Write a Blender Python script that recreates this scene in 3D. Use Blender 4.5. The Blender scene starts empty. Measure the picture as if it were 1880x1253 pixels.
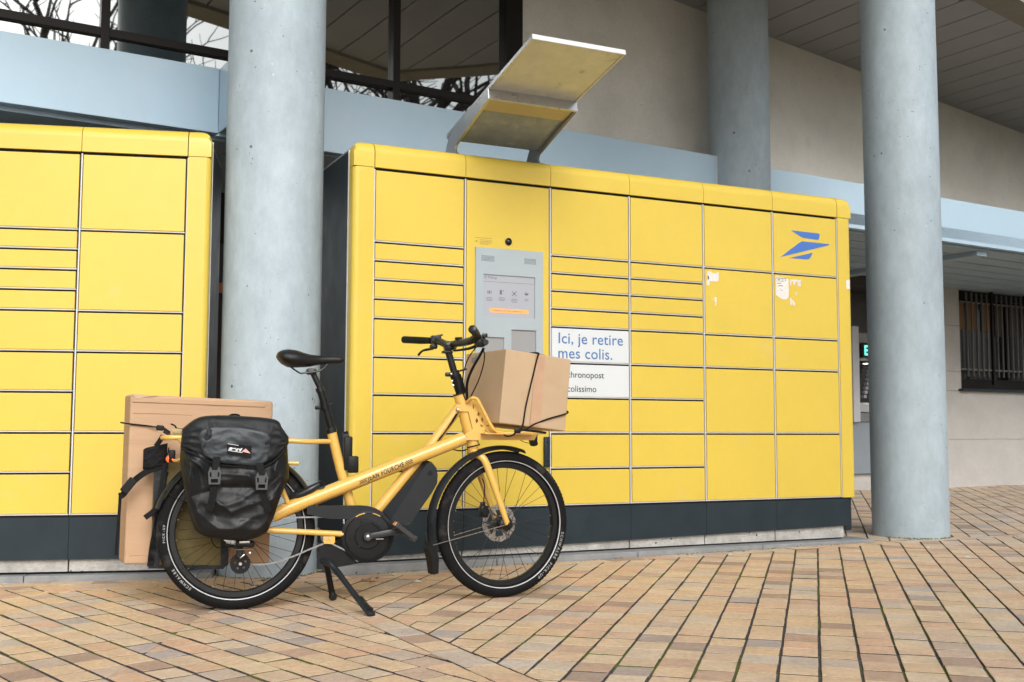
import bpy, bmesh, math, random
from math import radians as R, sin, cos, tan, atan, pi, sqrt, hypot, atan2
from mathutils import Vector as V, Matrix, noise, geometry
random.seed(7)
S = bpy.context.scene
C = S.collection
# ------------------------------------------------------------------ camera, sky, sun, exposure
FPX, CAMH = 2017.0, 0.718
PITCH, ROLL = atan(163.5 / FPX), atan(.0028)
cd = bpy.data.cameras.new('camera')
cam = bpy.data.objects.new('camera', cd); C.objects.link(cam)
cd.sensor_width = 36; cd.lens = FPX / 1880 * 36; cd.clip_end = 500; cd.clip_start = .05
cam.matrix_world = Matrix.Translation((0, 0, CAMH)) @ Matrix.Rotation(pi / 2 + PITCH, 4, 'X') @ Matrix.Rotation(ROLL, 4, 'Z')
cd.dof.use_dof = True; cd.dof.focus_distance = 4.8; cd.dof.aperture_fstop = 6.3
S.camera = cam
S.render.resolution_x, S.render.resolution_y = 1024, 682
w = bpy.data.worlds.new('World'); S.world = w; w.use_nodes = True
nt = w.node_tree; nt.nodes.clear()
sky = nt.nodes.new('ShaderNodeTexSky'); sky.sky_type = 'NISHITA'; sky.sun_disc = False
SUN_EL, SUN_AZ = 34, 163       # azimuth measured from +Y clockwise
sky.sun_elevation = R(SUN_EL); sky.sun_rotation = R(SUN_AZ); sky.dust_density = 4; sky.air_density = 1.2
hs = nt.nodes.new('ShaderNodeHueSaturation'); hs.inputs['Saturation'].default_value = .22; hs.inputs['Value'].default_value = 1.15
bg = nt.nodes.new('ShaderNodeBackground'); bg.inputs['Strength'].default_value = .15
wo = nt.nodes.new('ShaderNodeOutputWorld')
nt.links.new(sky.outputs[0], hs.inputs['Color']); nt.links.new(hs.outputs[0], bg.inputs[0]); nt.links.new(bg.outputs[0], wo.inputs[0])
sl = bpy.data.lights.new('sun', 'SUN'); sl.energy = 1.4; sl.angle = R(32); sl.color = (1, .985, .955)
so = bpy.data.objects.new('sun', sl); C.objects.link(so)
sd = V((sin(R(SUN_AZ)) * cos(R(SUN_EL)), cos(R(SUN_AZ)) * cos(R(SUN_EL)), sin(R(SUN_EL))))
so.rotation_euler = sd.to_track_quat('Z', 'Y').to_euler(); so.location = (0, -3, 12)
S.view_settings.view_transform = 'Standard'; S.view_settings.look = 'None'
S.view_settings.exposure = 0.1; S.view_settings.gamma = 1

# ------------------------------------------------------------------ helpers
def ray(px, py):
    x = (px - 940) / FPX; y = -(py - 626.5) / FPX
    c, s = cos(ROLL), sin(ROLL); x, y = c * x - s * y, s * x + c * y
    return V((x, cos(PITCH) - y * sin(PITCH), sin(PITCH) + y * cos(PITCH)))
EYE = V((0, 0, CAMH))
def on_plane(px, py, P, ang):
    n = V((-sin(R(ang)), cos(R(ang)), 0)); r = ray(px, py)
    return EYE + r * (n.dot(V((P[0], P[1], 0)) - V((0, 0, 0))) / n.dot(r))
def gz(x, y):           # the paving rises very slightly towards the building
    a = .26 * x + .966 * (y - 4.6)
    return .012 * max(-3, min(3, a))

def link(o, parent=None, label=None, cat=None, group=None, kind=None):
    C.objects.link(o)
    if parent is not None:
        o.parent = parent
    if label: o['label'] = label
    if cat: o['category'] = cat
    if group: o['group'] = group
    if kind: o['kind'] = kind
    return o
def thing(name, label, cat, loc=(0, 0, 0), group=None, kind=None):
    o = bpy.data.objects.new(name, None); o.location = loc; o.empty_display_size = .1
    return link(o, None, label, cat, group, kind)
def root_loc(o):
    l = V((0, 0, 0))
    while o is not None:
        l += o.location; o = o.parent
    return l

class MB:
    """collects world-space geometry for one object"""
    def __init__(s): s.v = []; s.f = []; s.sm = []
    def add(s, vs, fs, smooth=False):
        b = len(s.v); s.v += [V(p) for p in vs]; s.f += [tuple(i + b for i in f) for f in fs]; s.sm += [smooth] * len(fs)
        return s
    def box(s, c, size, ux=V((1, 0, 0)), uz=V((0, 0, 1)), ch=0.0):
        c = V(c); ux = V(ux).normalized(); uz = V(uz).normalized(); uy = uz.cross(ux).normalized(); uz = ux.cross(uy)
        a, b, d = [q / 2 for q in size]
        if ch <= 0:
            vs = [c + ux * (i * a) + uy * (j * b) + uz * (k * d) for k in (-1, 1) for j in (-1, 1) for i in (-1, 1)]
            return s.add(vs, [(0, 2, 3, 1), (4, 5, 7, 6), (0, 1, 5, 4), (2, 6, 7, 3), (0, 4, 6, 2), (1, 3, 7, 5)])
        bm = bmesh.new()
        vv = [bm.verts.new((i * a, j * b, k * d)) for k in (-1, 1) for j in (-1, 1) for i in (-1, 1)]
        for f in [(0, 2, 3, 1), (4, 5, 7, 6), (0, 1, 5, 4), (2, 6, 7, 3), (0, 4, 6, 2), (1, 3, 7, 5)]: bm.faces.new([vv[i] for i in f])
        bmesh.ops.bevel(bm, geom=bm.edges[:], offset=min(ch, a * .9, b * .9, d * .9), segments=2, affect='EDGES', profile=.5)
        bm.verts.index_update()
        M = Matrix((ux, uy, uz)).transposed()
        s.add([c + M @ q.co for q in bm.verts], [[q.index for q in f.verts] for f in bm.faces]); bm.free(); return s
    def tube(s, pts, r, n=12, cap=True, flat=1.0, flatdir=None, closed=False):
        pts = [V(p) for p in pts]; N = len(pts)
        rs = r if isinstance(r, (list, tuple)) else [r] * N
        vs = []; prev = None
        for i, p in enumerate(pts):
            if closed: t = pts[(i + 1) % N] - pts[i - 1]
            else: t = (pts[min(i + 1, N - 1)] - pts[max(i - 1, 0)])
            t.normalize()
            if flatdir is not None: x = V(flatdir) - t * V(flatdir).dot(t)
            elif prev is None: x = t.orthogonal()
            else: x = prev - t * prev.dot(t)
            x.normalize(); prev = x; y = t.cross(x)
            for k in range(n):
                a = 2 * pi * k / n
                vs.append(p + (x * cos(a) * flat + y * sin(a)) * rs[i])
        fs = []
        for i in range(N if closed else N - 1):
            j = (i + 1) % N
            for k in range(n):
                fs.append((i * n + k, i * n + (k + 1) % n, j * n + (k + 1) % n, j * n + k))
        s.add(vs, fs, True)
        if cap and not closed:
            b = len(s.v) - len(vs)
            s.f += [tuple(b + k for k in range(n))[::-1], tuple(b + (N - 1) * n + k for k in range(n))]; s.sm += [False, False]
        return s
    def lathe(s, prof, c, axis, n=32, x0=None):
        """prof: list of (radius, height along axis)"""
        c = V(c); ax = V(axis).normalized(); x = (V(x0) if x0 is not None else ax.orthogonal()); x = (x - ax * x.dot(ax)).normalized(); y = ax.cross(x)
        vs = []; fs = []
        for k in range(n):
            a = 2 * pi * k / n; d = x * cos(a) + y * sin(a)
            for (r, h) in prof: vs.append(c + d * r + ax * h)
        m = len(prof)
        for k in range(n):
            k2 = (k + 1) % n
            for i in range(m - 1): fs.append((k * m + i, k2 * m + i, k2 * m + i + 1, k * m + i + 1))
        return s.add(vs, fs, True)
    def prism(s, poly, o, ux, uy, d0, d1, holes=()):
        """polygon(s) in the plane (ux,uy), extruded along ux x uy from d0 to d1"""
        o = V(o); ux = V(ux); uy = V(uy); nz = ux.cross(uy).normalized()
        loops = [list(poly)] + [list(h) for h in holes]
        tris = geometry.tessellate_polygon([[V((p[0], p[1], 0)) for p in l] for l in loops])
        flat = [p for l in loops for p in l]; n = len(flat)
        vs = [o + ux * p[0] + uy * p[1] + nz * d0 for p in flat] + [o + ux * p[0] + uy * p[1] + nz * d1 for p in flat]
        fs = [tuple(t) for t in tris] + [tuple(i + n for i in reversed(t)) for t in tris]
        b = 0
        for l in loops:
            m = len(l)
            for i in range(m): j = (i + 1) % m; fs.append((b + i, b + j, n + b + j, n + b + i))
            b += m
        return s.add(vs, fs)
    def build(s, name, mat, parent=None, label=None, cat=None, group=None, kind=None, auto=35, rnd=None):
        me = bpy.data.meshes.new(name)
        if parent is None:
            c = sum(s.v, V((0, 0, 0))) / max(1, len(s.v)); c.z = min(p.z for p in s.v)
            off = c
        else: off = root_loc(parent)
        me.from_pydata([p - off for p in s.v], [], s.f); me.materials.append(mat)
        me.polygons.foreach_set('use_smooth', s.sm)
        bm = bmesh.new(); bm.from_mesh(me); bmesh.ops.recalc_face_normals(bm, faces=bm.faces[:]); bm.to_mesh(me); bm.free()
        if auto and any(s.sm):
            try: me.set_sharp_from_angle(angle=R(auto))
            except Exception: pass
        o = bpy.data.objects.new(name, me)
        if parent is None: o.location = off
        return link(o, parent, label, cat, group, kind)

def smoothline(pts, k=6):
    """Catmull-Rom through the points"""
    pts = [V(p) for p in pts]; out = []
    for i in range(len(pts) - 1):
        p0 = pts[max(i - 1, 0)]; p1 = pts[i]; p2 = pts[i + 1]; p3 = pts[min(i + 2, len(pts) - 1)]
        for j in range(k):
            t = j / k
            out.append(.5 * ((2 * p1) + (p2 - p0) * t + (2 * p0 - 5 * p1 + 4 * p2 - p3) * t * t + (3 * p1 - p0 - 3 * p2 + p3) * t ** 3))
    return out + [pts[-1]]

_tc = {}
def text2d(txt, size, offset=0.0, shear=0.0, space=1.0):
    key = (txt, size, offset, shear, space)
    if key in _tc: return _tc[key]
    cu = bpy.data.curves.new('t', 'FONT'); cu.body = txt; cu.size = size; cu.offset = offset; cu.shear = shear; cu.space_character = space
    cu.resolution_u = 4
    o = bpy.data.objects.new('t', cu); C.objects.link(o)
    dg = bpy.context.evaluated_depsgraph_get(); dg.update()
    me = o.evaluated_get(dg).to_mesh()
    vs = [(q.co.x, q.co.y) for q in me.vertices]; fs = [tuple(p.vertices) for p in me.polygons]
    o.evaluated_get(dg).to_mesh_clear(); bpy.data.objects.remove(o); bpy.data.curves.remove(cu)
    _tc[key] = (vs, fs); return _tc[key]

# ------------------------------------------------------------------ materials
def new_mat(name):
    m = bpy.data.materials.new(name); m.use_nodes = True
    return m, m.node_tree, m.node_tree.nodes['Principled BSDF']
def nn(t, typ, **kw):
    n = t.nodes.new(typ)
    for k, v in kw.items():
        if k in n.inputs: n.inputs[k].default_value = v
        else: setattr(n, k, v)
    return n
def geopos(t, scale=(1, 1, 1)):
    g = t.nodes.new('ShaderNodeNewGeometry'); mp = t.nodes.new('ShaderNodeMapping'); mp.inputs['Scale'].default_value = scale
    t.links.new(g.outputs['Position'], mp.inputs['Vector']); return mp.outputs[0]
def surf(name, col, rough=.5, metal=0, var=.06, scale=6, bump=0.0, bscale=60, spots=None, coat=0, stretch=(1, 1, 1), spec=.5, rvar=.1, tint=None, fine=0, fscale=18):
    """base colour varied by two noises, optional spots (colour, scale, threshold), bump"""
    m, t, p = new_mat(name); L = t.links
    pos = geopos(t, stretch)
    n1 = nn(t, 'ShaderNodeTexNoise', Scale=scale, Detail=5.0, Roughness=.6); L.new(pos, n1.inputs['Vector'])
    mr = nn(t, 'ShaderNodeMapRange'); mr.inputs['To Min'].default_value = 1 - var; mr.inputs['To Max'].default_value = 1 + var
    mr.inputs['From Min'].default_value = .3; mr.inputs['From Max'].default_value = .7
    L.new(n1.outputs['Fac'], mr.inputs['Value'])
    mul = nn(t, 'ShaderNodeVectorMath', operation='SCALE'); mul.inputs[0].default_value = col[:3]
    L.new(mr.outputs[0], mul.inputs['Scale']); out = mul.outputs[0]
    if tint:   # second colour in broad patches
        n2 = nn(t, 'ShaderNodeTexNoise', Scale=tint[1], Detail=4.0, Roughness=.65); L.new(pos, n2.inputs['Vector'])
        r2 = nn(t, 'ShaderNodeMapRange'); r2.inputs['From Min'].default_value = tint[2]; r2.inputs['From Max'].default_value = tint[2] + .18; L.new(n2.outputs['Fac'], r2.inputs['Value'])
        mx = nn(t, 'ShaderNodeMix', data_type='RGBA'); L.new(r2.outputs[0], mx.inputs['Factor']); L.new(out, mx.inputs['A']); mx.inputs['B'].default_value = (*tint[0], 1); out = mx.outputs['Result']
    if fine:
        nf = nn(t, 'ShaderNodeTexNoise', Scale=fscale, Detail=9.0, Roughness=.75); L.new(pos, nf.inputs['Vector'])
        rf = nn(t, 'ShaderNodeMapRange'); rf.inputs['From Min'].default_value = .3; rf.inputs['From Max'].default_value = .7; rf.inputs['To Min'].default_value = 1 - fine; rf.inputs['To Max'].default_value = 1 + fine; L.new(nf.outputs['Fac'], rf.inputs['Value'])
        vf = nn(t, 'ShaderNodeVectorMath', operation='SCALE'); L.new(out, vf.inputs[0]); L.new(rf.outputs[0], vf.inputs['Scale']); out = vf.outputs[0]
    if spots:
        for (sc, ssc, thr) in spots:
            vo = nn(t, 'ShaderNodeTexVoronoi', Scale=ssc); vo.feature = 'F1'; L.new(geopos(t), vo.inputs['Vector'])
            nz = nn(t, 'ShaderNodeTexNoise', Scale=ssc * .35, Detail=2.0); L.new(geopos(t), nz.inputs['Vector'])
            ad = nn(t, 'ShaderNodeMath', operation='MULTIPLY_ADD'); L.new(nz.outputs['Fac'], ad.inputs[0]); ad.inputs[1].default_value = .75; L.new(vo.outputs['Distance'], ad.inputs[2])
            r3 = nn(t, 'ShaderNodeMapRange'); r3.inputs['From Min'].default_value = thr + .14; r3.inputs['From Max'].default_value = thr + .12; L.new(ad.outputs[0], r3.inputs['Value'])
            mx = nn(t, 'ShaderNodeMix', data_type='RGBA'); L.new(r3.outputs[0], mx.inputs['Factor']); L.new(out, mx.inputs['A']); mx.inputs['B'].default_value = (*sc, 1); out = mx.outputs['Result']
    L.new(out, p.inputs['Base Color'])
    rr = nn(t, 'ShaderNodeMapRange'); rr.inputs['To Min'].default_value = max(.02, rough - rvar); rr.inputs['To Max'].default_value = min(1, rough + rvar); L.new(n1.outputs['Fac'], rr.inputs['Value']); L.new(rr.outputs[0], p.inputs['Roughness'])
    p.inputs['Metallic'].default_value = metal; p.inputs['Specular IOR Level'].default_value = spec
    if coat: p.inputs['Coat Weight'].default_value = coat; p.inputs['Coat Roughness'].default_value = .15
    if bump:
        nb = nn(t, 'ShaderNodeTexNoise', Scale=bscale, Detail=4.0); L.new(pos, nb.inputs['Vector'])
        b = nn(t, 'ShaderNodeBump', Strength=bump, Distance=.01); L.new(nb.outputs['Fac'], b.inputs['Height']); L.new(b.outputs[0], p.inputs['Normal'])
    return m
def flat_mat(name, col, rough=.6, metal=0, emit=0, ecol=None):
    m, t, p = new_mat(name); p.inputs['Base Color'].default_value = (*col, 1); p.inputs['Roughness'].default_value = rough; p.inputs['Metallic'].default_value = metal
    if emit: p.inputs['Emission Color'].default_value = (*(ecol or col), 1); p.inputs['Emission Strength'].default_value = emit
    return m

M = {}
M['yellow'] = surf('locker yellow', (.655, .485, .070), .34, var=.03, scale=1.6, bump=.03, bscale=5, fine=.02, tint=((.66, .50, .14), 3.5, .62), rvar=.06)
M['anthracite'] = surf('anthracite metal', (.020, .031, .039), .45, var=.12, scale=7, spots=[((.10, .11, .11), 40, .13)], tint=((.027, .038, .046), 3, .52), spec=.22)
M['alu'] = surf('aluminium', (.55, .56, .58), .3, metal=.85, var=.05, scale=20)
M['trim'] = surf('pale metal trim', (.60, .60, .62), .4, var=.04, scale=20)
M['chainm'] = surf('chain steel', (.30, .30, .31), .4, metal=.9, var=.1, scale=60)
M['gap'] = flat_mat('dark gap', (.012, .012, .013), .7)
M['plinth'] = surf('plinth concrete', (.42, .41, .385), .9, var=.25, scale=9, bump=.5, bscale=90, fine=.2, fscale=40, tint=((.17, .16, .145), 5, .60), spots=[((.06, .055, .05), 30, .30), ((.10, .095, .085), 70, .27)])
M['slab'] = surf('slab concrete', (.25, .26, .265), .85, var=.18, scale=10, bump=.35, bscale=120, spots=[((.07, .07, .065), 24, .27), ((.5, .5, .48), 55, .20)])
M['column'] = surf('painted column concrete', (.35, .425, .475), .62, var=.09, scale=3.0, bump=.15, bscale=30, fine=.13, fscale=13, stretch=(1, 1, .55),
                   spots=[((.11, .14, .16), 17, .240), ((.15, .18, .20), 34, .252), ((.48, .55, .58), 27, .222)], tint=((.40, .48, .53), 1.1, .48))
M['column_low'] = M['column']
M['fascia'] = surf('pale blue fascia metal', (.41, .555, .67), .42, var=.035, scale=1.5, fine=.015, tint=((.46, .575, .665), .8, .5), spots=[((.2, .25, .3), 8, .185)])
M['soffit'] = surf('blue grey soffit metal', (.33, .43, .52), .5, var=.10, scale=2.5, tint=((.25, .33, .40), 2, .55), fine=.05)
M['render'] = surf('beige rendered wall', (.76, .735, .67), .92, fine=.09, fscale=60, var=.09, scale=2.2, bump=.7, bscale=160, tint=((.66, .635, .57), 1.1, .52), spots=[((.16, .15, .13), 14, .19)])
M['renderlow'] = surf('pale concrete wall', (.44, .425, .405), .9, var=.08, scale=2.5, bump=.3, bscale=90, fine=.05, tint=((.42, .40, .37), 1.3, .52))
M['ceiling'] = surf('ceiling plank metal', (.36, .355, .36), .6, var=.06, scale=3)
M['eave'] = surf('eave concrete', (.27, .245, .20), .85, var=.1, scale=3, bump=.3)
M['frame'] = surf('dark brown window frame', (.012, .0095, .0085), .5, var=.1, scale=8, spec=.2)
M['yellowpaint'] = surf('bicycle yellow lacquer', (.70, .425, .095), .34, var=.04, scale=9, coat=.3, rvar=.08, fine=.02, fscale=40)
M['black'] = surf('black plastic', (.008, .0085, .009), .45, var=.15, scale=30, spec=.22)
M['blackmetal'] = surf('black metal', (.013, .0145, .016), .30, metal=.25, var=.1, scale=20)
M['blackgloss'] = surf('satin black fender', (.012, .015, .018), .3, var=.1, scale=10, coat=.15, spec=.35)
M['rubber'] = surf('tyre rubber', (.007, .007, .0075), .75, spec=.18, var=.2, scale=22, bump=.3, bscale=240, tint=((.05, .047, .043), 9, .58))
M['steel'] = surf('steel', (.62, .62, .62), .28, metal=1, var=.06, scale=40)
M['spoke'] = flat_mat('black spoke', (.03, .03, .032), .35, .6)
M['pedal'] = surf('pedal dark grey', (.022, .024, .026), .4, var=.1, scale=30)
M['reflect'] = flat_mat('reflective stripe', (.46, .47, .48), .4, 0)
M['lettering'] = flat_mat('grey tyre print', (.26, .265, .27), .5)
M['saddle'] = surf('saddle vinyl', (.009, .010, .011), .42, spec=.35, var=.1, scale=30, bump=.15, bscale=400)
M['card'] = surf('cardboard', (.50, .325, .20), .85, var=.06, scale=3, bump=.12, bscale=30, stretch=(.4, .4, 4), tint=((.44, .28, .17), 2.4, .56))
M['card2'] = surf('lighter cardboard', (.49, .35, .215), .82, var=.05, scale=4, bump=.1, bscale=25, tint=((.44, .305, .18), 2.8, .57))
M['tape'] = surf('brown tape', (.50, .315, .20), .35, var=.06, scale=20)
M['canvas'] = surf('black tarpaulin', (.006, .0075, .009), .46, spec=.34, var=.16, scale=13, bump=.3, bscale=28, rvar=.14)
M['canvas2'] = surf('black webbing', (.011, .011, .012), .8, spec=.2, var=.2, scale=50, bump=.4, bscale=300)
M['flapm'] = surf('dark grey tarpaulin', (.010, .012, .014), .55, spec=.3, var=.12, scale=14, bump=.2, bscale=30)
M['khaki'] = surf('khaki canvas', (.13, .10, .035), .8, var=.2, scale=10, bump=.3, bscale=200)
M['white'] = surf('white sign panel', (.63, .665, .68), .35, var=.015, scale=3)
M['blue'] = flat_mat('sign blue print', (.065, .165, .40), .5)
M['logo'] = flat_mat('emblem blue', (.06, .165, .50), .45)
M['ink'] = flat_mat('dark print', (.035, .035, .04), .6)
M['kiosk'] = surf('grey kiosk plate', (.36, .415, .445), .42, var=.03, scale=4)
M['kioskdark'] = surf('grey kiosk recess', (.29, .295, .30), .5, var=.03, scale=4)
M['paper'] = surf('torn paper', (.72, .69, .66), .85, var=.1, scale=60, tint=((.66, .56, .40), 45, .56))
M['glassdark'] = flat_mat('dark glass', (.02, .02, .022), .12)
M['ledred'] = flat_mat('lit tail lamp', (.8, .06, .02), .3, emit=1.1, ecol=(1, .14, .03))
M['ledteal'] = flat_mat('lit teal letters', (.1, .7, .6), .5, emit=1.5, ecol=(.15, .85, .75))
M['spotlit'] = flat_mat('lit spot', (.9, .9, .85), .5, emit=3, ecol=(1, .97, .9))
M['orange'] = flat_mat('orange tile', (.55, .20, .09), .8)
M['brick'] = surf('brown brickwork', (.045, .03, .024), .85, var=.3, scale=9)
M['bark'] = surf('bark', (.055, .045, .04), .9, var=.2, scale=9)
M['leafdry'] = flat_mat('dry leaf', (.17, .09, .045), .8)
M['moss'] = surf('moss', (.10, .13, .02), .95, var=.35, scale=60)

# mirror glass with very slight waviness
m, t, p = new_mat('mirrored glazing'); p.inputs['Base Color'].default_value = (.43, .45, .445, 1); p.inputs['Metallic'].default_value = 1; p.inputs['Roughness'].default_value = .015
nz = nn(t, 'ShaderNodeTexNoise', Scale=1.1, Detail=1.0); t.links.new(geopos(t), nz.inputs['Vector'])
b = nn(t, 'ShaderNodeBump', Strength=.12, Distance=.02); t.links.new(nz.outputs['Fac'], b.inputs['Height']); t.links.new(b.outputs[0], p.inputs['Normal'])
M['glass'] = m
# solar panel underside
M['solar'] = surf('dirty translucent plate', (.60, .62, .58), .2, metal=.1, var=.08, scale=7, tint=((.17, .17, .155), 5, .60), fine=.08, rvar=.08)
M['solar2'] = surf('grimy clear plate', (.27, .32, .37), .25, metal=.05, var=.2, scale=9, tint=((.42, .43, .42), 11, .55), rvar=.1)
# kiosk screen
m, t, p = new_mat('kiosk screen'); p.inputs['Base Color'].default_value = (.28, .29, .32, 1); p.inputs['Roughness'].default_value = .2
p.inputs['Emission Color'].default_value = (.62, .65, .70, 1); p.inputs['Emission Strength'].default_value = .2; M['screen'] = m
M['sbtn'] = flat_mat('screen orange', (.75, .36, .12), .4, emit=.18, ecol=(.9, .45, .16))
M['sink'] = flat_mat('screen print', (.12, .14, .18), .5)

def paver_mat(name, use_attr):
    m, t, p = new_mat(name); L = t.links
    if use_attr:
        a = nn(t, 'ShaderNodeAttribute'); a.attribute_name = 'rnd'; rnd = a.outputs['Fac']
    else:
        a = nn(t, 'ShaderNodeObjectInfo'); rnd = a.outputs['Random']
    cr = nn(t, 'ShaderNodeValToRGB'); cr.color_ramp.interpolation = 'LINEAR'
    cols = [(0, (0.609, 0.433, 0.265)), (0.2, (0.63, 0.464, 0.302)), (0.34, (0.609, 0.391, 0.259)), (0.5, (0.578, 0.443, 0.308)), (0.64, (0.651, 0.494, 0.324)), (0.78, (0.525, 0.443, 0.362)), (0.88, (0.525, 0.36, 0.254)), (0.95, (0.357, 0.252, 0.189)), (1, (0.462, 0.412, 0.378))]
    el = cr.color_ramp.elements
    el[0].position = 0; el[0].color = (*cols[0][1], 1); el[1].position = 1; el[1].color = (*cols[-1][1], 1)
    for q, c in cols[1:-1]: e = el.new(q); e.color = (*c, 1)
    L.new(rnd, cr.inputs[0])
    pos = geopos(t)
    n1 = nn(t, 'ShaderNodeTexNoise', Scale=55.0, Detail=6.0, Roughness=.7); L.new(pos, n1.inputs['Vector'])
    n2 = nn(t, 'ShaderNodeTexNoise', Scale=7.0, Detail=4.0); L.new(pos, n2.inputs['Vector'])
    sp = nn(t, 'ShaderNodeTexVoronoi', Scale=210.0); L.new(pos, sp.inputs['Vector'])
    a1 = nn(t, 'ShaderNodeMapRange'); a1.inputs['From Min'].default_value = .3; a1.inputs['From Max'].default_value = .7; a1.inputs['To Min'].default_value = .80; a1.inputs['To Max'].default_value = 1.18; L.new(n1.outputs['Fac'], a1.inputs['Value'])
    a2 = nn(t, 'ShaderNodeMapRange'); a2.inputs['From Min'].default_value = .3; a2.inputs['From Max'].default_value = .7; a2.inputs['To Min'].default_value = .9; a2.inputs['To Max'].default_value = 1.08; L.new(n2.outputs['Fac'], a2.inputs['Value'])
    a3 = nn(t, 'ShaderNodeMapRange'); a3.inputs['From Min'].default_value = .10; a3.inputs['From Max'].default_value = .28; a3.inputs['To Min'].default_value = .62; a3.inputs['To Max'].default_value = 1.0; L.new(sp.outputs['Distance'], a3.inputs['Value'])
    q1 = nn(t, 'ShaderNodeMath', operation='MULTIPLY'); L.new(a1.outputs[0], q1.inputs[0]); L.new(a2.outputs[0], q1.inputs[1])
    q2 = nn(t, 'ShaderNodeMath', operation='MULTIPLY'); L.new(q1.outputs[0], q2.inputs[0]); L.new(a3.outputs[0], q2.inputs[1])
    sc = nn(t, 'ShaderNodeVectorMath', operation='SCALE'); L.new(cr.outputs[0], sc.inputs[0]); L.new(q2.outputs[0], sc.inputs['Scale'])
    # greyer, dirtier broad patches
    n3 = nn(t, 'ShaderNodeTexNoise', Scale=.9, Detail=3.0); L.new(pos, n3.inputs['Vector'])
    r3 = nn(t, 'ShaderNodeMapRange'); r3.inputs['From Min'].default_value = .5; r3.inputs['From Max'].default_value = .75; r3.inputs['To Max'].default_value = .5; L.new(n3.outputs['Fac'], r3.inputs['Value'])
    sx = nn(t, 'ShaderNodeSeparateXYZ'); L.new(pos, sx.inputs[0])
    gx = nn(t, 'ShaderNodeMapRange'); gx.inputs['From Min'].default_value = 1.2; gx.inputs['From Max'].default_value = 3.2; gx.inputs['To Max'].default_value = .45; L.new(sx.outputs['X'], gx.inputs['Value'])
    ad = nn(t, 'ShaderNodeMath', operation='ADD'); L.new(r3.outputs[0], ad.inputs[0]); L.new(gx.outputs[0], ad.inputs[1]); ad.use_clamp = True
    L.new(q2.outputs[0], sc.inputs['Scale']); hv = nn(t, 'ShaderNodeHueSaturation'); hv.inputs['Saturation'].default_value = .74; hv.inputs['Value'].default_value = .97; L.new(sc.outputs[0], hv.inputs['Color'])
    mx = nn(t, 'ShaderNodeMix', data_type='RGBA'); L.new(ad.outputs[0], mx.inputs['Factor']); L.new(sc.outputs[0], mx.inputs['A']); L.new(hv.outputs[0], mx.inputs['B'])
    L.new(mx.outputs['Result'], p.inputs['Base Color']); p.inputs['Roughness'].default_value = .8; p.inputs['Specular IOR Level'].default_value = .35
    bp = nn(t, 'ShaderNodeBump', Strength=.35, Distance=.004); L.new(n1.outputs['Fac'], bp.inputs['Height']); L.new(bp.outputs[0], p.inputs['Normal'])
    return m
M['paver'] = paver_mat('clay paver', False); M['paver_far'] = paver_mat('clay paver joined', True)
m, t, p = new_mat('joint sand with moss'); L = t.links; pos = geopos(t)
n1 = nn(t, 'ShaderNodeTexNoise', Scale=1.6, Detail=5.0, Roughness=.7); L.new(pos, n1.inputs['Vector'])
r1 = nn(t, 'ShaderNodeMapRange'); r1.inputs['From Min'].default_value = .50; r1.inputs['From Max'].default_value = .58; L.new(n1.outputs['Fac'], r1.inputs['Value'])
n2 = nn(t, 'ShaderNodeTexNoise', Scale=90.0, Detail=4.0); L.new(pos, n2.inputs['Vector'])
c1 = nn(t, 'ShaderNodeValToRGB'); c1.color_ramp.elements[0].position = .35; c1.color_ramp.elements[0].color = (.022, .020, .019, 1); c1.color_ramp.elements[1].position = .75; c1.color_ramp.elements[1].color = (.14, .13, .125, 1); L.new(n2.outputs['Fac'], c1.inputs[0])
c2 = nn(t, 'ShaderNodeValToRGB'); c2.color_ramp.elements[0].color = (.03, .04, .006, 1); c2.color_ramp.elements[1].color = (.17, .20, .03, 1); L.new(n2.outputs['Fac'], c2.inputs[0])
mx = nn(t, 'ShaderNodeMix', data_type='RGBA'); L.new(r1.outputs[0], mx.inputs['Factor']); L.new(c1.outputs[0], mx.inputs['A']); L.new(c2.outputs[0], mx.inputs['B'])
L.new(mx.outputs['Result'], p.inputs['Base Color']); p.inputs['Roughness'].default_value = .95
M['joint'] = m

# ------------------------------------------------------------------ reference lines of the place
def dirv(a): return V((cos(R(a)), sin(R(a)), 0))
LR0, LRA = V((-.7104, 5.5758, 0)), 25.2          # right locker: plane of the doors
LL0, LLA = V((-1.6101, 5.3586, 0)), 10.0         # left locker (s=0 is its right door edge)
FA = 31.4; F0 = V((1.88, 8.95, 0))               # facade
WA = 40.3; W0 = V((.1024, 7.865, 0))             # upper wall
LWA = 30.0; LW0 = V((5.94, 13.87, 0))            # lower wall
def on(P0, a, s, off, z): return P0 + dirv(a) * s + dirv(a + 90) * off + V((0, 0, z))   # off > 0: into the building

# ------------------------------------------------------------------ ground
def clip(poly, P, n):
    """keep the side where (p-P).n >= 0"""
    out = []
    for i in range(len(poly)):
        a, b = poly[i], poly[(i + 1) % len(poly)]; da = (a - P).dot(n); db = (b - P).dot(n)
        if da >= 0: out.append(a)
        if (da >= 0) != (db >= 0): out.append(a + (b - a) * (da / (da - db)))
    return out
def area(p): return abs(sum(p[i].x * p[(i + 1) % len(p)].y - p[(i + 1) % len(p)].x * p[i].y for i in range(len(p)))) / 2
v2 = lambda x, y: V((x, y))
g = MB()
N = 40
xs = [-60, -20, -8] + [-6 + i * .5 for i in range(27)] + [9, 14, 30, 60]; ys = [-60, -20, -5, 0] + [1.5 + i * .5 for i in range(30)] + [18, 25, 60]
vs = [(x, y, gz(x, y) - .0060) for y in ys for x in xs]; nx = len(xs)
g.add(vs, [(j * nx + i, j * nx + i + 1, (j + 1) * nx + i + 1, (j + 1) * nx + i) for j in range(len(ys) - 1) for i in range(nx - 1)])
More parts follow.
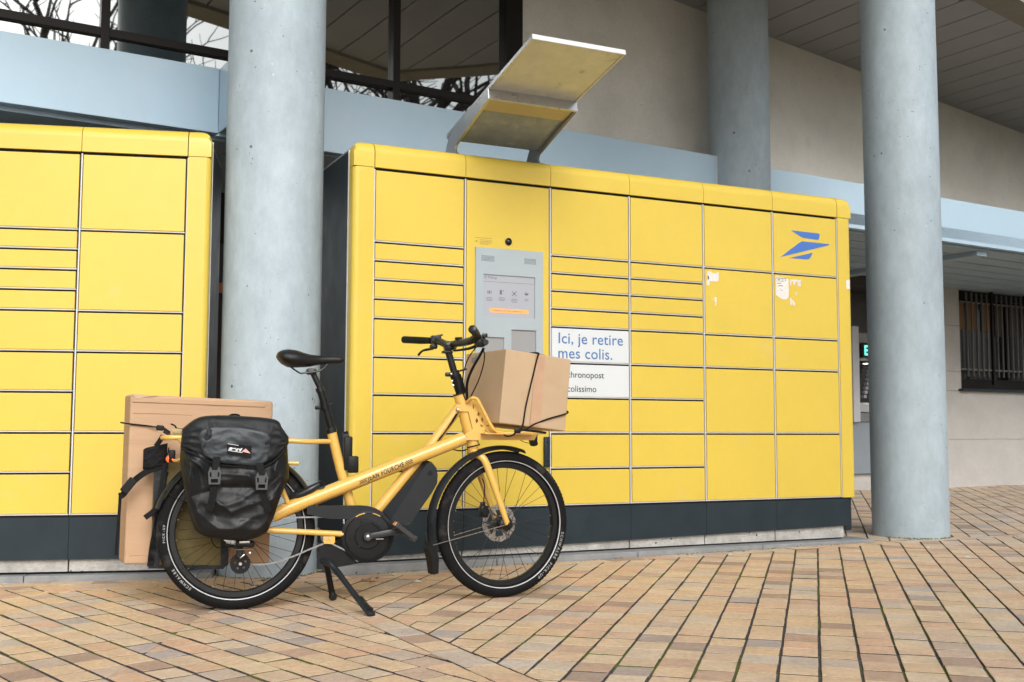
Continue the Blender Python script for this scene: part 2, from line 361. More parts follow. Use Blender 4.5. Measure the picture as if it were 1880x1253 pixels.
ground = g.build('paved_ground', M['joint'], kind='structure')
# far ground beyond the built pavers
g = MB()
for (x0, x1, y0, y1) in [(-60, -8.5, -60, 60), (8.5, 60, -60, 60), (-8.5, 8.5, -60, 1.6), (-8.5, 8.5, 16, 60)]:
    g.add([(x0, y0, gz((x0+x1)/2, y0)*0 -.006), (x1, y0, -.006), (x1, y1, -.006), (x0, y1, -.006)], [(0, 1, 2, 3)])
g.f and g.build('distant_pavement', surf('distant pavement', (.36, .28, .19), .85, var=.15, scale=3), kind='structure')

nR = dirv(LRA + 90).xy; nL = dirv(LLA + 90).xy
slabR = on(LR0, LRA, 0, -.075, 0).xy; slabL = on(LL0, LLA, 0, -.03, 0).xy
Bp = v2(-.581, 4.52); bd = v2(cos(R(-61.7)), sin(R(-61.7))); bn = v2(-bd.y, bd.x)   # bn points to the right-hand zone
cells = []     # polygons
def zone(ang, pl, pc, gl, gc, clips, box, stagger=None, seed=0):
    """ang: direction of the long joints; pl: distance between long joints; pc: cross joints"""
    u = v2(cos(R(ang)), sin(R(ang))); n = v2(-u.y, u.x)
    x0, x1, y0, y1 = box
    cs = [v2(x, y) for x in (x0, x1) for y in (y0, y1)]
    a0, a1 = min(c.dot(u) for c in cs), max(c.dot(u) for c in cs); b0, b1 = min(c.dot(n) for c in cs), max(c.dot(n) for c in cs)
    for j in range(int(b0 / pl) - 1, int(b1 / pl) + 2):
        ph = random.Random(j * 77 + seed).uniform(-.012, .012) + ((j * .5) % 1 * pc if stagger else 0)
        for i in range(int(a0 / pc) - 1, int(a1 / pc) + 2):
            c = u * ((i + .5) * pc + ph) + n * ((j + .5) * pl)
            if not (x0 < c.x < x1 and y0 < c.y < y1): continue
            if abs(c.x) > .5 * c.y + 1.3: continue
            wl = (pl - gl - random.Random(i * 31 + j * 977 + seed).uniform(0, .003)) / 2; wc = (pc - gc - random.Random(i * 13 + j * 97 + seed).uniform(0, .0015)) / 2
            rz = random.Random(i * 17 + j * 113 + seed)
            q = [c + u * (sx * wc) + n * (sy * wl + rz.uniform(-.0012, .0012)) for sx, sy in ((-1, -1), (1, -1), (1, 1), (-1, 1))]
            full = True
            for (P, nrm) in clips:
                if any((k - P).dot(nrm) < 0 for k in q):
                    q = clip(q, P, nrm); full = False
                    if len(q) < 3: break
            if len(q) < 3 or area(q) < .0008: continue
            cells.append(q)
G = .0035
stripL = Bp - bn * .118
edgeR = slabR - nR * .108; edgeL = slabL - nL * .10
box = (-8, 8, 1.9, 15.5)
endR = on(LR0, LRA, 3.25, 0, 0).xy; dR = dirv(LRA).xy
def behind_locker(c):      # covered by the lockers: nothing to see
    s = (c - LR0.xy).dot(dR); o = (c - slabR).dot(nR)
    if -.25 < s < 3.1 and .12 < o < .75: return True
    s = (c - LL0.xy).dot(dirv(LLA).xy); o = (c - slabL).dot(nL)
    return s < .1 and .1 < o
# zone L: left of the boundary
CX, VX = v2(-1.2, 0), v2(1, 0)
zone(-47.8, .112, .131, .0105, .0070, [(stripL - bn * G, -bn), (edgeR - nR * G, -nR), (CX, VX)], (-1.35, 8, 1.9, 15.5), seed=4)
zone(-47.8, .112, .131, .0105, .0070, [(stripL - bn * G, -bn), (edgeL - nL * G, -nL), (CX, -VX)], (-8, -1.05, 1.9, 15.5), seed=4)
# one course laid along the boundary
u = bd; n0 = bn
def course(P, u, n, w, pc, length, clips):
    i = 0.0
    while i < length:
        q = [P + u * i + n * 0, P + u * (i + pc - .0035), P + u * (i + pc - .0035) + n * (w - .005), P + u * i + n * (w - .005)]
        for (Q, nrm) in clips:
            q = clip(q, Q, nrm)
            if len(q) < 3: break
        if len(q) >= 3 and area(q) > .0008: cells.append(q)
        i += pc
course(Bp - bn * .115 - bd * 1.6, bd, bn, .115, .137, 4.4, [(edgeR - nR * G, -nR)])
# zone R: right of the boundary, up to the kerb of the right locker
mR = [(Bp + bn * .005, bn), (edgeR - nR * G, -nR)]
zone(74.6, .1225, .1285, .0082, .0074, mR, (-2, 8, 1.9, 9.5))
# header courses along the slabs
course(on(LR0, LRA, -.75, 0, 0).xy - nR * (.075 + .108), dR, nR, .106, .205, 8.6, [(CX, VX)])
course(on(LL0, LLA, -3.6, 0, 0).xy - nL * (.03 + .10), dirv(LLA).xy, nL, .098, .19, 4.6, [(CX, -VX)])
# zone C: behind, running bond
zone(74.2, .129, .195, .0082, .0070, [(edgeR + nR * .113, nR)], (-3.5, 8, 5, 15.5), stagger=True)
cells = [q for q in cells if not behind_locker(sum(q, v2(0, 0)) / len(q))]
# the 300 that show largest become parts
def shows(q):
    c = sum(q, v2(0, 0)) / len(q)
    if c.y < 2.9: return 1e9
    xx = c.x / c.y
    if abs(xx) > .475 or c.y < 3.16: return 1e9
    return c.y - 10 * area(q)
cells.sort(key=shows)
def paver_geo(q, dz, tx, ty, c, z0):
    k = len(q); vs = []
    for (ins, h) in ((0, -.016), (0, -.0012), (.0014, 0)):
        for p in q:
            d = p - c; L_ = d.length; pp = c + d * (1 - ins * 1.3 / max(L_, .01))
            vs.append((pp.x, pp.y, gz(pp.x, pp.y) + z0 + h + dz + (pp.x - c.x) * tx + (pp.y - c.y) * ty))
    fs = [tuple(range(2 * k, 3 * k))]
    for a in (0, 1):
        for i in range(k): j = (i + 1) % k; fs.append((a * k + i, a * k + j, (a + 1) * k + j, (a + 1) * k + i))
    return vs, fs
def ccw(q): return q if sum(q[i].x * q[(i + 1) % len(q)].y - q[(i + 1) % len(q)].x * q[i].y for i in range(len(q))) > 0 else q[::-1]
rest_v, rest_f, rest_r, rest_m = [], [], [], []
gl = ground.location
for idx, q in enumerate(cells):
    q = ccw(q); c = sum(q, v2(0, 0)) / len(q)
    vs, fs = paver_geo(q, random.gauss(0, .0008), random.gauss(0, .006), random.gauss(0, .006), c, 0)
    if idx < 296:
        me = bpy.data.meshes.new('paver'); o3 = V((c.x, c.y, 0))
        me.from_pydata([V(a) - o3 for a in vs], [], fs); me.materials.append(M['paver']); me.materials.append(M['joint']); me.polygons.foreach_set('material_index', [0] + [1] * len(q) + [0] * len(q))
        o = bpy.data.objects.new('paver', me); o.location = o3 - gl; link(o, ground)
    else:
        b = len(rest_v); rest_v += vs; rest_f += [tuple(i + b for i in f) for f in fs]; rest_r += [random.random()] * len(fs); rest_m += [0] + [1] * len(q) + [0] * len(q)
me = bpy.data.meshes.new('paver'); me.from_pydata([V(a) - gl for a in rest_v], [], rest_f); me.materials.append(M['paver_far']); me.materials.append(M['joint']); me.polygons.foreach_set('material_index', rest_m)
at = me.attributes.new('rnd', 'FLOAT', 'FACE'); at.data.foreach_set('value', rest_r)
o = bpy.data.objects.new('paver', me); link(o, ground, kind='stuff')

# ------------------------------------------------------------------ slabs under the lockers
def slab(P0, a, s0, s1, o0, o1, z0, z1, n):
    st = thing('concrete_kerb', None, None, on(P0, a, (s0 + s1) / 2, o0, 0), kind='structure')
    L_ = (s1 - s0) / n
    for i in range(n):
        mb = MB(); mb.box(on(P0, a, s0 + (i + .5) * L_, (o0 + o1) / 2, (z0 + z1) / 2), (L_ - .004, o1 - o0, z1 - z0), ux=dirv(a), ch=.004); mb.build('kerb_stone', M['slab'], st)
slab(LR0, LRA, -.19, 3.24, -.075, .7, -.03, .050, 4)
slab(LL0, LLA, -2.4, .17, -.03, .6, -.03, .030, 3)

# ------------------------------------------------------------------ parcel lockers
_dm = {}
def door_mesh(wd, h, mat):
    key = (round(wd, 4), round(h, 4), mat.name)
    if key in _dm: return _dm[key]
    mb = MB(); mb.box((0, 0, 0), (wd, .018, h), ch=.0025)
    me = bpy.data.meshes.new('locker_door'); me.from_pydata(mb.v, [], mb.f); me.materials.append(mat); _dm[key] = me; return me
ROWS_A = [2.06, 1.68, 1.583, 1.485, 1.386, 1.286, 1.088, .895, .70, .508, .307]
ROWS_B = [2.06, 1.68, 1.284, 1.088, .70, .307]
_bx = {}
def put_box(name, size, mat, P0, a, s, off, z, parent, ch=.001):
    key = (name, tuple(round(q, 4) for q in size), mat.name)
    if key not in _bx:
        mb = MB(); mb.box((0, 0, 0), size, ch=ch)
        me = bpy.data.meshes.new(name); me.from_pydata(mb.v, [], mb.f); me.materials.append(mat); _bx[key] = me
    o = bpy.data.objects.new(name, _bx[key]); o.location = on(P0, a, s, off, z) - root_loc(parent); o.rotation_euler = (0, 0, R(a))
    return link(o, parent)
ZT = 2.203
def cap_profile():
    """(offset, z) outline of the rounded top cap"""
    pts = [(-.004, 2.068)]
    r = .06
    for i in range(9):
        t_ = i / 8 * pi / 2; pts.append((-.004 + r - r * cos(t_), ZT - r + r * sin(t_)))
    pts += [(.16, ZT), (.16, ZT - .012), (.05, ZT - .012), (.012, 2.10), (.012, 2.068)]
    return pts
def locker(P0, a, bounds, cols, label, special=None, right_end=True, left_end=True, dslope=None):
    s0, s1 = bounds[0], bounds[-1]; POST = .112
    loc = on(P0, a, (s0 + s1) / 2, .3, .05); T = thing('parcel_locker', label, 'parcel locker', loc)
    ux = dirv(a); off = dirv(a + 90)
    e0, e1 = (s0 - POST if left_end else s0), (s1 + POST if right_end else s1)
    # carcass
    mb = MB(); mb.box(on(P0, a, (e0 + e1) / 2, .37, (2.175 + .10) / 2), (e1 - e0 - .02, .68, 2.075), ux=ux, ch=.01); mb.build('carcass', M['anthracite'], T)
    mb = MB(); mb.box(on(P0, a, (e0 + e1) / 2, .40, 2.18), (e1 - e0 - .03, .62, .010), ux=ux, ch=.002); mb.build('bounce_sheet', surf('pale bounce sheet', (.45, .46, .47), .5, var=.15), T)  # unseen pale sheet added on top to bounce light up onto the soffit
    mb = MB(); mb.box(on(P0, a, (s0 + s1) / 2, .024, 1.18), (s1 - s0 + .004, .010, 1.78), ux=ux); mb.build('inner_panel', M['gap'], T)
    # top caps: one per column, corners at the ends
    prof = cap_profile()
    def cap(name, x0, x1):
        mb = MB(); mb.prism([(x, z) for x, z in prof], on(P0, a, 0, 0, 0), off, V((0, 0, 1)), x0, x1); mb.build(name, M['yellow'], T)
    # prism normal = off x z = ux (direction of the run)
    for i in range(len(bounds) - 1): cap('cap_panel', bounds[i] + .0015, bounds[i + 1] - .0015)
    def corner(x0, x1, outer):
        """corner block: outline rounded in front view, extruded in depth, front edge rolled like the cap"""
        r = .058; mb = MB(); sg = 1 if outer > 0 else -1; xin = x0 if outer > 0 else x1; xout = x1 if outer > 0 else x0
        out = [(xin, 2.068), (xout, 2.068)]
        for i in range(9):
            t_ = i / 8 * pi / 2; out.append((xout - sg * (r - r * cos(t_)), ZT - r + r * sin(t_)))
        out.append((xin, ZT)); rings = [(.05, .16), (.018, .05), (.006, .012), (0, -.004)]
        rings = [(0, .082), (0, .056)] + [(.06 - .06 * cos(k * pi / 12), .056 - .06 * sin(k * pi / 12)) for k in range(1, 7)]
        vs = []
        for (ins, o_) in rings:
            for (x, z) in out:
                zz = min(z, ZT - ins) if z > 2.07 else z; vs.append(on(P0, a, x if abs(x - xin) < 1e-6 else (x if zz < ZT - r else xout - sg * max(abs(xout - x), ins * .35)), o_, zz))
        k = len(out); fs = [tuple(range(k)), tuple(range((len(rings) - 1) * k, len(rings) * k))]
        for q in range(len(rings) - 1):
            for i in range(k): j = (i + 1) % k; fs.append((q * k + i, q * k + j, (q + 1) * k + j, (q + 1) * k + i))
        mb.add(vs, fs, True); mb.build('corner_cap', M['yellow'], T, auto=30)
    for (flag, x0, x1, sg) in ((left_end, s0 - POST, s0 - .003, -1), (right_end, s1 + .003, s1 + POST, 1)):
        if not flag: continue
        corner(x0, x1, sg)
        xo = x1 if sg > 0 else x0; xi = x0 if sg > 0 else x1; r = .03
        out = [(xi, .08), (xi, -.004)] + [(xo - sg * (r - r * sin(k * pi / 12)), -.004 + r - r * cos(k * pi / 12)) for k in range(7)] + [(xo, .08)]
        mb = MB(); mb.prism(out, on(P0, a, 0, 0, 0), ux, off, .307, 2.065); mb.build('side_post', M['yellow'], T)
        mb = MB(); mb.box(on(P0, a, xo - sg * .001, .088, 1.205), (.006, .012, 1.92), ux=ux); mb.build('edge_trim', M['trim'], T)
    for i in range(len(cols)):
        b0, b1 = bounds[i], bounds[i + 1]; wd = b1 - b0 - .018; sm = (b0 + b1) / 2
        rows = cols[i]
        if rows is None: continue
        for j in range(len(rows) - 1):
            zt, zb = rows[j], rows[j + 1]; h = zt - zb - .0155; zc = (zt - .007 + zb + .0085) / 2
            mat = M['yellow']
            if special and (i, j) in special: mat = M['white']
            o = bpy.data.objects.new('locker_door', door_mesh(wd, h, mat)); o.location = on(P0, a, sm, .009 + random.uniform(-.0006, .0006), zc) - loc
            o.rotation_euler = (0, 0, R(a)); link(o, T)
            put_box('shelf_edge', (wd + .006, .012, .0058), M['trim'], P0, a, sm, .0095, zb + .0050, T)
            if j > 0:
                for x in (b0 + .017, ): put_box('latch', (.008, .006, .008), M['gap'], P0, a, x, .006, zt - .0015, T)
    for i in range(len(bounds)):
        if cols[min(i, len(cols) - 1)] is None and cols[max(i - 1, 0)] is None: continue
        put_box('divider_strip', (.0070, .014, 1.75), M['trim'], P0, a, bounds[i] + .0018, .0095, 1.184, T)
    # dark base panels and concrete plinth
    for i in range(len(bounds) - 1):
        b0, b1 = bounds[i], bounds[i + 1]
        if i == 0 and left_end: b0 = e0 + .025
        if i == len(bounds) - 2 and right_end: b1 = e1 - .055
        zl, zr = dslope(b0), dslope(b1); mb = MB()
        mb.add([on(P0, a, x, o_, z) for o_ in (.002, .03) for (x, z) in ((b0 + .001, zl), (b1 - .001, zr), (b1 - .001, .298), (b0 + .001, .298))],
               [(0, 1, 2, 3), (4, 7, 6, 5), (0, 4, 5, 1), (1, 5, 6, 2), (2, 6, 7, 3), (3, 7, 4, 0)])
        mb.build('base_panel', M['anthracite'], T)
        if i == len(bounds) - 2 and right_end: b1 -= .03
        zz0 = .052 if P0 is LR0 else .034
        mb = MB(); mb.add([on(P0, a, x, o_, z) for o_ in (.022, .5) for (x, z) in ((b0 + .004, zz0 + .008), (b1 - .004, zz0 + .008), (b1 - .004, zr - .002), (b0 + .004, zl - .002))],
               [(0, 1, 2, 3), (4, 7, 6, 5), (0, 4, 5, 1), (1, 5, 6, 2), (2, 6, 7, 3), (3, 7, 4, 0)])
        mb.build('plinth_block', M['plinth'], T)
    mb = MB(); mb.box(on(P0, a, (e0 + e1) / 2, .3, .065), (e1 - e0 - .15, .5, .05), ux=ux); mb.build('plinth_core', M['gap'], T)
    return T
bR = [0, .508, 1.018, 1.528, 2.038, 2.548, 3.055]
ROWS_T = [2.06, .307]
TR = locker(LR0, LRA, bR, [ROWS_A, ROWS_T, ROWS_A, ROWS_A, ROWS_B, ROWS_B],
            'long yellow parcel locker bank with touch screen, blue emblem and solar canopy between the columns', special={(2, 5), (2, 6)}, dslope=lambda s: .082 + .0165 * s)
bL = [-2.0, -1.5, -1.0, -.5, 0]
TL = locker(LL0, LLA, bL, [ROWS_B, ROWS_A, ROWS_A, ROWS_B], 'yellow parcel locker bank cut off by the left picture edge, behind the large cardboard', dslope=lambda s: .10)

def txt(mb, s, size, P0, a, x, off, z, **kw):
    vs, fs = text2d(s, size, **kw); mb.add([on(P0, a, x + p[0], off, z + p[1]) for p in vs], fs); return mb
def flatpoly(mb, pts, P0, a, off, th=.0008):
    mb.prism([(x, z) for x, z in pts], on(P0, a, 0, 0, 0), dirv(a), V((0, 0, 1)), off, off + th); return mb    # normal points away from the building
# the emblem
def lp(px, py):
    q = on_plane(px, py, LR0, LRA); d = q - LR0; return (d.xy.dot(dR), q.z)
emb = MB()
Z3 = lambda x, y: lp(1240 + x / 2.934, 380 + y / 2.934)
flatpoly(emb, [Z3(622, 127), Z3(770, 144), Z3(776, 148), Z3(777, 157), Z3(772, 175), Z3(766, 179), Z3(690, 168), Z3(676, 162)], LR0, LRA, .0005, .001)
flatpoly(emb, [Z3(565, 271), Z3(664, 196), Z3(682, 186), Z3(826, 201), Z3(828, 207), Z3(820, 209)], LR0, LRA, .0005, .001)
flatpoly(emb, [Z3(612, 276), Z3(740, 247), Z3(727, 274), Z3(718, 282), Z3(705, 284)], LR0, LRA, .0005, .001)
emb.build('emblem', M['logo'], TR)
# sign lettering
mb = MB(); txt(mb, 'Ici, je retire', .086, LR0, LRA, 1.062, -.0012, 1.196, space=1.03, offset=.0006); txt(mb, 'mes colis.', .086, LR0, LRA, 1.062, -.0012, 1.108 + .006, space=1.03, offset=.0006); mb.build('sign_lettering', M['blue'], TR)
mb = MB(); txt(mb, 'chronopost', .050, LR0, LRA, 1.120, -.0012, 1.008, space=1.0, offset=.0002); mb.build('sign_lettering', M['ink'], TR)
mb = MB(); txt(mb, 'colissimo', .050, LR0, LRA, 1.120, -.0012, .930, space=1.0, offset=.0002); mb.build('sign_lettering', M['ink'], TR)
# terminal
KX0, KX1, KZ1, KZ0 = .565, .966, 1.693, 1.02
mb = MB()
fr = [(KX0, KZ0), (KX1, KZ0), (KX1, KZ1), (KX0, KZ1)]
hol = [[(.610, 1.323), (.918, 1.323), (.918, 1.550), (.610, 1.550)], [(.776, 1.06), (.925, 1.06), (.925, 1.258), (.776, 1.258)], [(.60, 1.06), (.733, 1.06), (.733, 1.213), (.60, 1.213)]]
mb.prism(fr, on(LR0, LRA, 0, 0, 0), dirv(LRA), V((0, 0, 1)), -.0, .012, holes=hol)
term = mb.build('terminal_panel', M['kiosk'], TR)
mb = MB(); mb.box(on(LR0, LRA, .764, .004 - .006, 1.4365), (.308 + .004, .003, .231), ux=dirv(LRA)); mb.build('touch_screen', M['screen'], term)
for h in hol[1:]:
    mb = MB(); mb.box(on(LR0, LRA, (h[0][0] + h[1][0]) / 2, -.002, (h[0][1] + h[2][1]) / 2), (h[1][0] - h[0][0] + .003, .003, h[2][1] - h[0][1] + .003), ux=dirv(LRA)); mb.build('recess_plate', M['kioskdark'], term)
mb = MB()
for (x, z, nxx) in ((.60, 1.648, 12), (.855, 1.648, 11)):
    for i in range(nxx):
        for j in range(5): mb.box(on(LR0, LRA, x + i * .0065, -.0124, z - j * .0065), (.003, .001, .003), ux=dirv(LRA))
mb.build('speaker_holes', M['ink'], term, kind='stuff')
mb = MB(); txt(mb, 'Pickup', .020, LR0, LRA, .640, -.0042, 1.528)
mb.box(on(LR0, LRA, .764, -.0042, 1.512), (.308, .0006, .0014), ux=dirv(LRA))
mb.lathe([(.007, 0), (.007, .0006), (.005, .0006), (.005, 0)], on(LR0, LRA, .625, -.0036, 1.535), -dirv(LRA + 90), 14)
ic = [(.648, 1.455), (.722, 1.458), (.796, 1.454), (.870, 1.457)]
for k, (x, z) in enumerate(ic):
    b_ = lambda dx, dz, w_, h_: mb.box(on(LR0, LRA, x + dx, -.0042, z + dz), (w_, .0006, h_), ux=dirv(LRA))
    if k == 0: b_(0, .006, .026, .002); b_(0, -.006, .026, .002); b_(-.012, 0, .002, .014); b_(.012, 0, .002, .014); b_(0, 0, .008, .008)
    if k == 1: b_(-.006, 0, .012, .024); b_(.008, .006, .008, .002); b_(.010, .010, .002, .008)
    if k == 2:
        for (dx, dz) in ((-.01, .01), (.01, .01), (-.01, -.01), (.01, -.01)): b_(dx, dz, .008, .003); b_(dx * 1.2, dz, .002, .008)
        b_(0, 0, .012, .012)
    if k == 3: b_(0, .002, .024, .003); b_(0, -.004, .02, .008); b_(-.004, .009, .004, .004)
    for j, l_ in enumerate((.034, .042, .03) if k < 3 else (.024, .02)): b_(0, -.030 - j * .008, l_, .0022)
mb.build('screen_print', M['sink'], term)
mb = MB(); r_ = .012
pts = [(.648 + r_ + r_ * cos(q), 1.358 + r_ * sin(q)) for q in [pi / 2 + k * pi / 8 for k in range(9)]] + [(.872 + r_ * cos(q), 1.358 + r_ * sin(q)) for q in [-pi / 2 + k * pi / 8 for k in range(9)]]
flatpoly(mb, pts, LR0, LRA, .0038, .0006); bt = mb.build('screen_button', M['sbtn'], term)
mb = MB(); txt(mb, 'Touchez l\'ecran pour commencer', .0125, LR0, LRA, .672, -.0050, 1.354); mb.build('button_text', M['sink'], term)
mb = MB()
mb.lathe([(0, .010), (.006, .009), (.011, .006), (.0145, 0), (.0175, .002), (.0175, -.003)], on(LR0, LRA, .761, -.003, 1.737), -dirv(LRA + 90), 20); mb.build('camera_dome', M['glassdark'], TR)
mb = MB(); mb.lathe([(.0148, .0), (.0165, .005), (.0195, .004), (.020, -.003)], on(LR0, LRA, .761, -.003, 1.737), -dirv(LRA + 90), 20); mb.build('dome_ring', M['blackmetal'], TR)
mb = MB()
for j, (x, l_) in enumerate(((.566, .098), (.592, .07), (.592, .072), (.592, .066), (.592, .05))):
    mb.box(on(LR0, LRA, x + l_ / 2, -.0003, 1.746 - j * .0075 - (.003 if j else 0)), (l_, .0008, .0022), ux=dirv(LRA))
mb.box(on(LR0, LRA, .573, -.0003, 1.726), (.010, .0008, .008), ux=dirv(LRA))
mb.build('notice_print', flat_mat('olive print', (.35, .25, .05), .6), TR)
# handle
mb = MB(); mb.box(on(LR0, LRA, .990, -.012, .600), (.034, .024, .165), ux=dirv(LRA), ch=.006)
mb.lathe([(0, .004), (.007, .003), (.009, 0)], on(LR0, LRA, .990, -.024, .655), -dirv(LRA + 90), 12); mb.lathe([(0, .004), (.007, .003), (.009, 0)], on(LR0, LRA, .990, -.024, .560), -dirv(LRA + 90), 12)
mb.build('door_handle', M['anthracite'], TR)
# torn stickers
def torn(s0, z0, wd, h, n, seed, name='paper_sticker', holes=True):
    rr = random.Random(seed); pts = []
    per = [(0, 0), (1, 0), (1, 1), (0, 1)]
    for e in range(4):
        a_, b_ = per[e], per[(e + 1) % 4]
        for k in range(n):
            t_ = k / n; x = a_[0] + (b_[0] - a_[0]) * t_; z = a_[1] + (b_[1] - a_[1]) * t_
            d_ = rr.uniform(-.07, .07) if e != 3 else rr.uniform(-.01, .01)
            pts.append((s0 + wd * (x + d_), z0 + h * (z + (d_ if e in (0, 2) else 0))))
    return pts
stk = MB()
pl = [(2.566, 1.662), (2.640, 1.655), (2.664, 1.648), (2.664, 1.600), (2.667, 1.588), (2.664, 1.575), (2.664, 1.540), (2.655, 1.528), (2.640, 1.522), (2.620, 1.521), (2.600, 1.527), (2.580, 1.537), (2.566, 1.545), (2.568, 1.60)]
flatpoly(stk, pl, LR0, LRA, .0004); p1 = stk.build('paper_sticker', M['paper'], TR)
mb = MB()
rr = random.Random(3)
for j in range(2):
    for i in range(7):
        if rr.random() < .8: mb.box(on(LR0, LRA, 2.574 + i * .0115, -.0014, 1.651 - j * .010), (.006, .0005, .006), ux=dirv(LRA))
for (x, z, w_, h_) in ((2.60, 1.632, .06, .0015), (2.59, 1.618, .03, .003), (2.605, 1.604, .028, .004), (2.585, 1.600, .01, .002), (2.60, 1.585, .004, .004), (2.612, 1.576, .006, .006)):
    mb.box(on(LR0, LRA, x, -.0014, z), (w_, .0005, h_), ux=dirv(LRA))
mb.build('sticker_print', M['ink'], p1)
for sd, (x, z, w_, h_, n_) in enumerate([(2.675, 1.634, .085, .014, 6), (2.676, 1.612, .010, .03, 4), (2.700, 1.616, .016, .022, 3), (2.735, 1.608, .016, .03, 4), (2.752, 1.61, .008, .03, 3), (2.718, 1.555, .010, .016, 3), (2.674, 1.49, .012, .045, 4), (2.692, 1.49, .010, .03, 4), (2.703, 1.488, .008, .02, 3),
                                          (2.060, 1.60, .085, .05, 6), (2.062, 1.645, .03, .014, 4), (2.128, 1.64, .016, .016, 3), (2.058, 1.575, .02, .03, 4), (2.112, 1.475, .014, .034, 4), (2.09, 1.49, .01, .006, 3), (2.115, 1.455, .006, .018, 3), (3.118, 1.615, .03, .055, 5)]):
    mb = MB(); pts = torn(x, z, w_, h_, n_, sd + 10); o_ = .0004 if x < 3.1 else .0048
    flatpoly(mb, pts, LR0, LRA, o_); mb.build('paper_scrap', M['paper'], TR)
mb = MB(); mb.box(on(LR0, LRA, 2.068, -.0016, 1.622), (.008, .0005, .022), ux=dirv(LRA)); mb.build('sticker_print', M['ink'], TR)

# solar canopy over the terminal
def slope_plate(name, s0, s1, o0, z0, o1, z1, th, mat, parent, ch=.002):
    a_ = on(LR0, LRA, (s0 + s1) / 2, (o0 + o1) / 2, (z0 + z1) / 2); dd = (on(LR0, LRA, 0, o1, z1) - on(LR0, LRA, 0, o0, z0)); L_ = dd.length
    mb = MB(); mb.box(a_, (s1 - s0, L_, th), ux=dirv(LRA), uz=dirv(LRA).cross(dd.normalized()), ch=ch); return mb.build(name, mat, parent)
CS0, CS1 = .49, .99
sp = slope_plate('solar_panel', CS0 + .006, CS1 - .006, .22, 2.342, -.845, 2.553, .008, M['solar'], TR)
for (x0, x1) in ((CS0 - .004, CS0 + .006), (CS1 - .006, CS1 + .004)): slope_plate('panel_frame', x0, x1, .22, 2.344, -.85, 2.556, .022, M['alu'], sp)
slope_plate('panel_frame', CS0 - .004, CS1 + .004, -.843, 2.555, -.852, 2.5565, .026, M['white'], sp)
slope_plate('panel_rear_frame', CS0, CS1, .235, 2.34, .215, 2.344, .022, M['alu'], sp)
for (x, sg) in ((CS0, 1), (CS1, -1)):
    arm = [(.30, 2.19), (.03, 2.19), (.045, 2.205), (.085, 2.215), (.10, 2.24), (.085, 2.262), (-.345, 2.395), (-.345, 2.445), (.13, 2.350), (.19, 2.315), (.235, 2.25)]
    mb = MB(); mb.prism(arm, on(LR0, LRA, 0, 0, 0), dirv(LRA + 90), V((0, 0, 1)), x - .008 if sg > 0 else x - .008, x + .008); mb.build('canopy_arm', M['alu'] if sg > 0 else surf('grey painted arm', (.16, .17, .175), .4, var=.08, scale=9), TR)
hood = slope_plate('lamp_hood', CS0 + .008, CS1 - .008, -.22, 2.389, -.335, 2.415, .030, surf('hood warm plate', (.50, .43, .24), .35, var=.06, scale=8), TR)
slope_plate('hood_front', CS0 - .008, CS1 + .008, -.338, 2.420, -.352, 2.423, .058, M['alu'], TR)
slope_plate('canopy_plate', CS0 + .008, CS1 - .008, .09, 2.285, -.22, 2.384, .006, M['solar2'], TR)

# ------------------------------------------------------------------ columns
def column(c, r, z0, z1, label, col_mat=None):
    n = 64; mb = MB(); zs = [z0, z0 + .01, z0 + .03] + [z0 + .03 + (z1 - z0 - .03) * k / 24 for k in range(1, 25)]
    prof = [(r + (.006 if k == 0 else 0), z) for k, z in enumerate(zs)]
    mb.lathe(prof, (c[0], c[1], 0), V((0, 0, 1)), n); mb.add([(c[0] + r * cos(2 * pi * k / 24), c[1] + r * sin(2 * pi * k / 24), z1) for k in range(24)], [tuple(range(24))])
    return mb.build('concrete_column', M['column'], None, label, 'column', 'round grey columns of the building')
column((-1.23, 5.60), .248, -.02, 4.36, 'pale grey round concrete column between the two yellow locker banks')
column((2.625, 7.30), .2425, 0, 4.36, 'grey round concrete column standing on the paving right of the long locker bank')
column((1.88, 8.95), .25, 0, 4.36, 'darker round grey column rising behind the long locker bank')
# the column seen in the glass only stands in front of the facade further left

# ------------------------------------------------------------------ building
def fac(s, off, z): return on(F0, FA, s, off, z)
B = thing('post_building', 'two storey building with mirrored glazing, pale blue fascia and beige walls behind the lockers', 'building', (3, 10, 0))
ux = dirv(FA)
# fascia: left of column 2 and right of it, as sheet panels
def panel(name, s0, s1, z0, z1, o0, o1, mat, parent=B, ch=.003):
    mb = MB(); mb.box(fac((s0 + s1) / 2, (o0 + o1) / 2, (z0 + z1) / 2), (s1 - s0, o1 - o0, z1 - z0), ux=ux, ch=ch); return mb.build(name, mat, parent)
panel('fascia_panel', -9.5, -4.345, 2.545, 2.955, -.01, .06, M['fascia'])
panel('fascia_panel', -4.35, -.235, 2.53, 2.955, .002, .06, M['fascia'])
panel('fascia_panel', .245, 8.0, 2.515, 2.93, -.0, .06, M['fascia'])
panel('fascia_edge', -.26, -.235, 2.53, 2.953, -.006, .002, surf('fascia edge strip', (.6, .66, .7), .4))
# beam from the fascia forward to column 1
c1 = V((-1.23, 5.60, 0)); nb = -dirv(FA + 90); sC = (c1 - F0).dot(ux); oC = (c1 - F0).dot(dirv(FA + 90))
mb = MB(); mb.box(fac(-4.345 + .07, (oC - 0.011) / 2, 2.75), (.14, abs(oC) - .02, .41), ux=ux, ch=.004); mb.build('beam_casing', M['fascia'], B)
